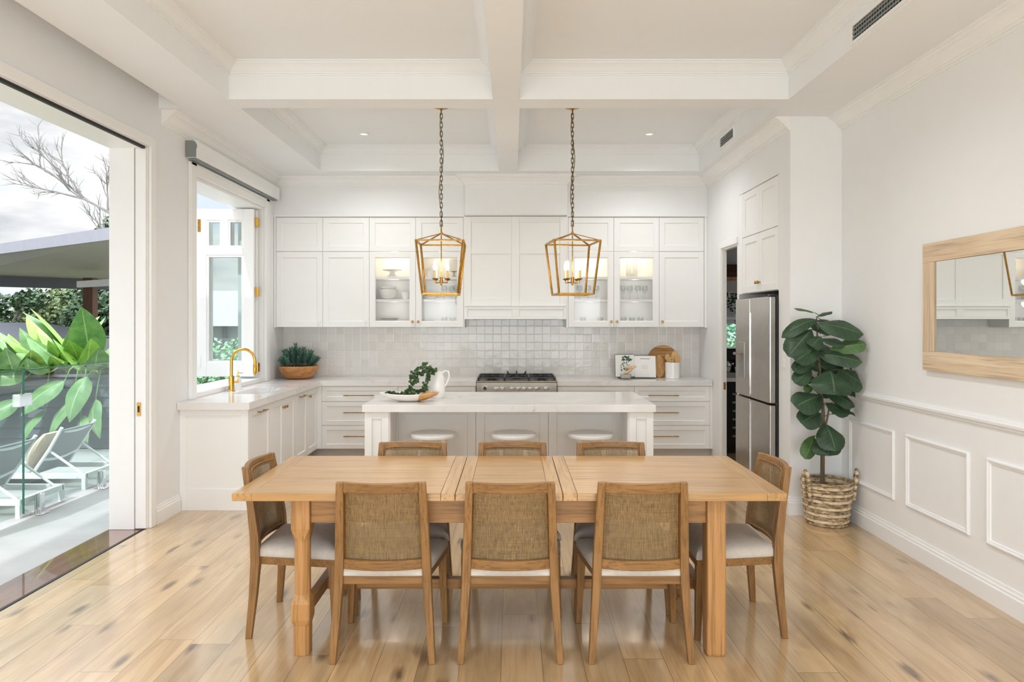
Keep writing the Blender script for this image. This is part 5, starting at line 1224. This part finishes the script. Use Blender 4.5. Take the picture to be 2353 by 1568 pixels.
# leaves hanging forward over the garden wall
t = thing('bird_of_paradise', 'broad green leaves arching down in front of the dark garden wall', 'plant', (-5.8, 8.85, -.13), 'broad-leaved garden plants beyond the terrace')
a, s = MB(), MB(); rnd = random.Random(12)
for x, z, dx, dz, L, w in ((-5.50, .84, -.34, -.30, .62, .27), (-5.95, .90, -.55, -.02, .60, .24), (-5.40, .62, -.22, -.42, .52, .26), (-6.30, .86, -.42, -.22, .66, .30), (-6.05, .60, -.40, -.28, .55, .24), (-5.22, .90, -.10, -.40, .58, .28), (-5.30, .42, .12, -.2, .40, .20), (-6.75, .80, -.35, -.25, .6, .3), (-5.75, .48, -.16, -.32, .46, .20), (-5.12, .62, .10, -.40, .5, .24), (-6.55, .50, -.3, -.3, .5, .24), (-5.68, .95, -.12, .12, .42, .22)):
    b_ = V((x, 8.56, z)); t_ = b_ + V((dx, -.12, dz)).normalized() * L; a.leaf(b_, t_, (rnd.uniform(-.5, .5), -.8, .45), w, rnd.uniform(.1, .3), -.28, 10, 6, .40, .85, .06)
    s.tube([(x + .1, 8.88, .2), (x + .09, 8.86, 1.0), (x + .07, 8.72, 1.06), (x + .04, 8.60, .98), b_], [.016, .013, .011, .009, .007], 6)
obj('foliage', a, M['banana_shade'], t, recalc=False, smooth=True); obj('stalk', s, M['banana_shade'], t)

# patio roof
pr_ = thing('patio_roof', 'grey skillion patio roof on a brown post beyond the garden', 'roof', (-9.5, 14.5, -.13))
c4 = [(-5.9, 10.87, 2.90), (-10.4, 13.9, 2.90), (-12.2, 15.7, 2.62), (-10.1, 17.8, 2.62)]
obj('lining', MB().loft([[V(p) for p in c4], [V((p[0], p[1], p[2] + .05)) for p in c4]]), M['soffitgrey'], pr_)
obj('fascia', MB().beam((-5.9, 10.85, 2.99), (-10.45, 13.92, 2.99), .05, .20), M['roofgrey'], pr_)
obj('beam', MB().beam((-12.2, 15.7, 2.50), (-10.1, 17.8, 2.50), .12, .26), M['beamgrey'], pr_)
obj('post', MB().box(-9.62, -9.40, 15.6, 15.8, -.13, 2.55), M['post'], pr_); obj('bracket_beam', MB().beam((-9.7, 15.6, 2.40), (-7.8, 14.3, 2.40), .1, .14), M['frost'], pr_)
# neighbouring roofs
h = thing('house', 'low neighbouring house with charcoal roof behind the fence, left', 'house', (-11, 13.5, -.13))
obj('wall', MB().box(-14, -8.7, 12.6, 14.4, -.13, 1.24), M['fencegrey'], h); obj('roof', MB().loft([[V((-14.2, 12.3, 1.24)), V((-8.4, 12.3, 1.24)), V((-8.4, 14.7, 1.24)), V((-14.2, 14.7, 1.24))], [V((-14.0, 13.3, 1.55)), V((-9.2, 13.3, 1.55)), V((-9.2, 13.7, 1.55)), V((-14.0, 13.7, 1.55))]]), M['neighroof'], h)
h = thing('garden_building', 'white garden building with pale grey roof seen through the kitchen window sash', 'building', (-4.3, 12, -.13))
obj('wall', MB().box(-5.5, -2.6, 11.2, 13, -.13, 1.5), M['frost'], h); obj('roof', MB().loft([[V((-5.8, 10.9, 1.5)), V((-2.4, 10.9, 1.5)), V((-2.4, 13.2, 1.5)), V((-5.8, 13.2, 1.5))], [V((-5.6, 12, 2.1)), V((-2.6, 12, 2.1)), V((-2.6, 12.2, 2.1)), V((-5.6, 12.2, 2.1))]]), M['roofgrey'], h)
obj('downpipe', MB().tube([(-4.6, 11.15, -.1), (-4.6, 11.15, 1.5)], .04, 8), M['roofgrey'], h)

# trees
def leafcloud(mb, c, r, n, size, rnd):
    for _ in range(n):
        while True:
            p = V((rnd.uniform(-1, 1), rnd.uniform(-1, 1), rnd.uniform(-1, 1)))
            if .25 < p.length < 1: break
        q = V((c[0] + p.x * r[0], c[1] + p.y * r[1], c[2] + p.z * r[2])); d = V((rnd.uniform(-1, 1), rnd.uniform(-1, 1), rnd.uniform(-1, .6))).normalized()
        e = d.orthogonal().normalized() * size * .3; mb.add([q, q + d * size * .5 + e, q + d * size, q + d * size * .5 - e], [(0, 1, 2, 3)])
def tree(x, y, h, blobs, n, size, mat, lab, seed):
    t = thing('garden_tree', lab, 'tree', (x, y, -.13), 'trees behind the garden'); rnd = random.Random(seed); m = MB(); tr = MB()
    tr.tube([(x, y, -.13), (x + .1, y, h * .5), (x, y, h * .8)], [.12, .09, .05], 7)
    for cx, cz, rx, rz in blobs:
        leafcloud(m, (cx, y, cz), (rx, rx * .8, rz), n, size, rnd)
        for _ in range(4): tr.tube([(x, y, h * rnd.uniform(.4, .8)), (cx + rnd.uniform(-.5, .5) * rx, y + rnd.uniform(-.4, .4) * rx, cz + rnd.uniform(-.4, .4) * rz)], [.03, .012], 5)
    obj('trunk', tr, M['barkfar'], t); obj('foliage', m, M[mat], t, recalc=False)
tree(-13.4, 21, 1.8, [(-13.4, 2.0, 1.0, .7), (-12.6, 1.8, .8, .7), (-14.2, 1.7, .8, .6)], 1200, .16, 'bush', 'olive green bushy tree left of the brown post', 3)
tree(-11.2, 19.0, 2.2, [(-11.2, 1.9, .9, .8), (-10.6, 2.0, .8, .7), (-11.5, 1.4, .9, .7)], 1100, .15, 'bushd', 'dark green bushy tree behind the brown post', 4)
tree(-13.3, 18, 1.9, [(-13.4, 1.5, .6, .5), (-12.5, 2.1, .45, .3), (-13.5, 2.0, .5, .45)], 520, .14, 'bushd', 'dark loose-leaved tree at the left edge of the doorway', 5)
tree(-11.6, 22, 4.2, [(-12.7, 4.1, .55, .7), (-12.3, 4.6, .5, .7), (-12.2, 3.6, .7, .6)], 700, .13, 'bushd', 'small leafy crown rising above the patio roof beside the jamb', 6)
t = thing('bare_tree', 'leafless tree with fine grey branches above the patio roof', 'tree', (-7.6, 14, -.13)); rnd = random.Random(17)
m = MB()
def branch(p, d, L, r, lev):
    pts = [p]; q = p; dd = d
    for k in range(5):
        dd = (dd + V((rnd.uniform(-.22, .22), rnd.uniform(-.15, .15), rnd.uniform(-.14, .20)))).normalized(); q = q + dd * L / 5; pts.append(q)
    m.tube(pts, [r * (1 - .13 * k) for k in range(6)], 5)
    if lev <= 0: return
    for k in range(2, 6):
        for _ in range(2 if k > 3 else 1):
            nd = (dd + V((rnd.uniform(-.8, .6), rnd.uniform(-.5, .5), rnd.uniform(-.5, .75)))).normalized(); branch(pts[k], nd, L * rnd.uniform(.45, .62), r * .52, lev - 1)
m.tube([(-7.6, 14, -.13), (-7.55, 14, 2), (-7.65, 14, 3.75)], [.16, .13, .1], 8)
branch(V((-7.65, 14, 3.45)), V((-.85, 0, .34)), 1.55, .045, 3); branch(V((-7.6, 14, 3.7)), V((-.5, 0, .9)), 1.0, .036, 2); branch(V((-7.65, 14, 3.05)), V((-.8, .1, .35)), .9, .03, 2)
obj('trunk_and_branches', m, M['barkfar'], t)
m = MB(); rnd = random.Random(8); leafcloud(m, (3.0, 9.9, 1.3), (1.0, .35, .75), 2600, .07, rnd)
hd = thing('hedge', 'clipped green hedge seen through the small pantry window', 'hedge', (3.0, 9.9, -.13)); obj('foliage', m, M['hedge'], hd, recalc=False); obj('branch', MB().tube([(3.0, 9.9, -.13), (3.0, 9.9, 1.4)], .04, 6), M['bark'], hd)

m = MB(); rnd = random.Random(18); leafcloud(m, (-3.9, 9.95, .62), (1.25, .3, .72), 3000, .08, rnd)
hd = thing('hedge', 'garden hedge in haze-paled green below the white building, seen under the folded sash', 'hedge', (-3.9, 9.95, -.13)); obj('foliage', m, M['hazehedge'], hd, recalc=False); obj('branch', MB().tube([(-3.9, 9.95, -.13), (-3.9, 9.95, .9)], .04, 6), M['bark'], hd)
# ------------------------------------------------------------------ light
def area(name, loc, size, energy, rot, col=(1, 1, 1)):
    l = bpy.data.lights.new(name, 'AREA'); l.shape = 'RECTANGLE'; l.size, l.size_y = size; l.energy = energy; l.color = col
    o = bpy.data.objects.new(name, l); C.objects.link(o); o.location = loc; o.rotation_euler = rot; return o
area('rear_fill_light', (0, YR - .1, 1.15), (4.6, 2.2), LIGHT['rear'], (math.radians(90 - LIGHT['tilt']), 0, 0), (.9, .97, 1))  # added frontal fill behind the camera, at an invented window opening
def portal(name, loc, size, rot):
    o = area(name, loc, size, 1, rot); o.data.cycles.is_portal = True
portal('sliding_door_portal', (-3.07, 3.25, 1.45), (2.9, 4.1), (0, math.radians(-90), 0))
portal('servery_window_portal', (-3.12, 6.91, 1.9), (1.9, 1.7), (0, math.radians(-90), 0))
portal('pantry_window_portal', (2.92, 9.02, 1.40), (.95, .32), (math.radians(-90), 0, 0))
sun = bpy.data.lights.new('sun', 'SUN'); sun.energy = LIGHT['sun']; sun.angle = math.radians(1.2); sun.color = (.94, .97, 1)
so = bpy.data.objects.new('sun', sun); C.objects.link(so); so.rotation_euler = V((.17, .65, -.74)).to_track_quat('-Z', 'Y').to_euler()
def spot(loc, e, ang=150, blend=.9, rad=.15, col=(.97, .98, 1)):
    l = bpy.data.lights.new('downlight_or_fill', 'SPOT'); l.energy = e; l.spot_size = math.radians(ang); l.spot_blend = blend; l.shadow_soft_size = rad; l.color = col
    o = bpy.data.objects.new('downlight_or_fill', l); C.objects.link(o); o.location = loc
for x in (-1.53, 1.42): spot((x, 7.2, ZC - .02), LIGHT['down'])
spot((3.3, 7.9, 2.58), LIGHT['pantry'])  # unseen spot added to lift the dark pantry
for x in (-1.1, 1.05):
    for y in (4.0, 1.4): spot((x, y, ZC - .02), LIGHT['front'])  # unseen spots without fittings, added to brighten table, floor and island
for x in (-1.392, -.843, .92, 1.449):
    for zz in (S1 - .05, S2 - .05):
        l = bpy.data.lights.new('shelf_fill', 'POINT'); l.energy = LIGHT['cab'] * .22; l.shadow_soft_size = .04; l.color = (1, .94, .86)  # added fill under each shelf, no fitting there
        o = bpy.data.objects.new('shelf_fill', l); C.objects.link(o); o.location = (x, 8.22, zz)
    l = bpy.data.lights.new('cabinet_lamp', 'POINT'); l.energy = LIGHT['cab'] * (.4 if x == -.843 else 1); l.shadow_soft_size = .03; l.color = (1, .82, .60)
    o = bpy.data.objects.new('cabinet_lamp', l); C.objects.link(o); o.location = (x, 8.27, ZM - .03)
for x in (-.633, .541):
    l = bpy.data.lights.new('candle_glow', 'POINT'); l.energy = LIGHT['candle']; l.shadow_soft_size = .05; l.color = (1, .80, .52)
    o = bpy.data.objects.new('candle_glow', l); C.objects.link(o); o.location = (x, 6.23, 2.085)

w = bpy.data.worlds.new('sky'); bpy.context.scene.world = w; w.use_nodes = True
nt = w.node_tree; bg = nt.nodes['Background']; tc = nt.nodes.new('ShaderNodeTexCoord')
mp = nt.nodes.new('ShaderNodeMapping'); mp.inputs['Scale'].default_value = (1.6, 1.6, 5.5); mp.inputs['Location'].default_value = (.3, 0, .15); nt.links.new(tc.outputs['Generated'], mp.inputs['Vector'])
nz = nt.nodes.new('ShaderNodeTexNoise'); nz.inputs['Scale'].default_value = 2.2; nz.inputs['Detail'].default_value = 6; nz.inputs['Roughness'].default_value = .55; nt.links.new(mp.outputs[0], nz.inputs['Vector'])
cr = nt.nodes.new('ShaderNodeValToRGB'); e = cr.color_ramp.elements; e[0].position = .36; e[0].color = (.66, .69, .73, 1); e[1].position = .50; e[1].color = (1, 1, 1, 1); e2 = e.new(.62); e2.color = (.74, .84, .98, 1)
nt.links.new(nz.outputs[0], cr.inputs[0])
# a bright hazy sky: brighter towards the zenith
sx_ = nt.nodes.new('ShaderNodeSeparateXYZ'); nt.links.new(tc.outputs['Generated'], sx_.inputs[0])
mr_ = nt.nodes.new('ShaderNodeMapRange'); mr_.interpolation_type = 'SMOOTHSTEP'; nt.links.new(sx_.outputs[2], mr_.inputs[0])
for i_, v_ in ((1, .32), (2, .75), (3, LIGHT['sky']), (4, LIGHT['zen'])): mr_.inputs[i_].default_value = v_
nt.links.new(mr_.outputs[0], bg.inputs[1])
m2_ = nt.nodes.new('ShaderNodeMapRange'); nt.links.new(sx_.outputs[2], m2_.inputs[0]); m2_.inputs[1].default_value = .3; m2_.inputs[2].default_value = .6
mx_ = nt.nodes.new('ShaderNodeMix'); mx_.data_type = 'RGBA'; nt.links.new(m2_.outputs[0], mx_.inputs[0]); nt.links.new(cr.outputs[0], mx_.inputs[6]); mx_.inputs[7].default_value = LIGHT['zcol']
nt.links.new(mx_.outputs[2], bg.inputs[0])

# ------------------------------------------------------------------ camera and view
cam = bpy.data.cameras.new('camera'); co = bpy.data.objects.new('camera', cam); C.objects.link(co)
co.location = (0, 0, 1.58); co.rotation_euler = (math.radians(90), 0, 0)
cam.sensor_width = 36; cam.lens = 36 * 1600 / 2353; cam.shift_y = (738 - 784) / 2353; cam.clip_start = .05; cam.clip_end = 200
sc = bpy.context.scene; sc.camera = co
sc.view_settings.view_transform = 'Standard'; sc.view_settings.look = 'None'; sc.view_settings.gamma = 1; sc.view_settings.use_curve_mapping = False
sc.view_settings.exposure = LIGHT['exp']
sc.cycles.max_bounces = 10; sc.cycles.diffuse_bounces = 6; sc.cycles.glossy_bounces = 4; sc.cycles.transmission_bounces = 6; sc.cycles.transparent_max_bounces = 16
sc.cycles.caustics_reflective = False; sc.cycles.caustics_refractive = False; sc.cycles.sample_clamp_indirect = 6; sc.cycles.use_denoising = True
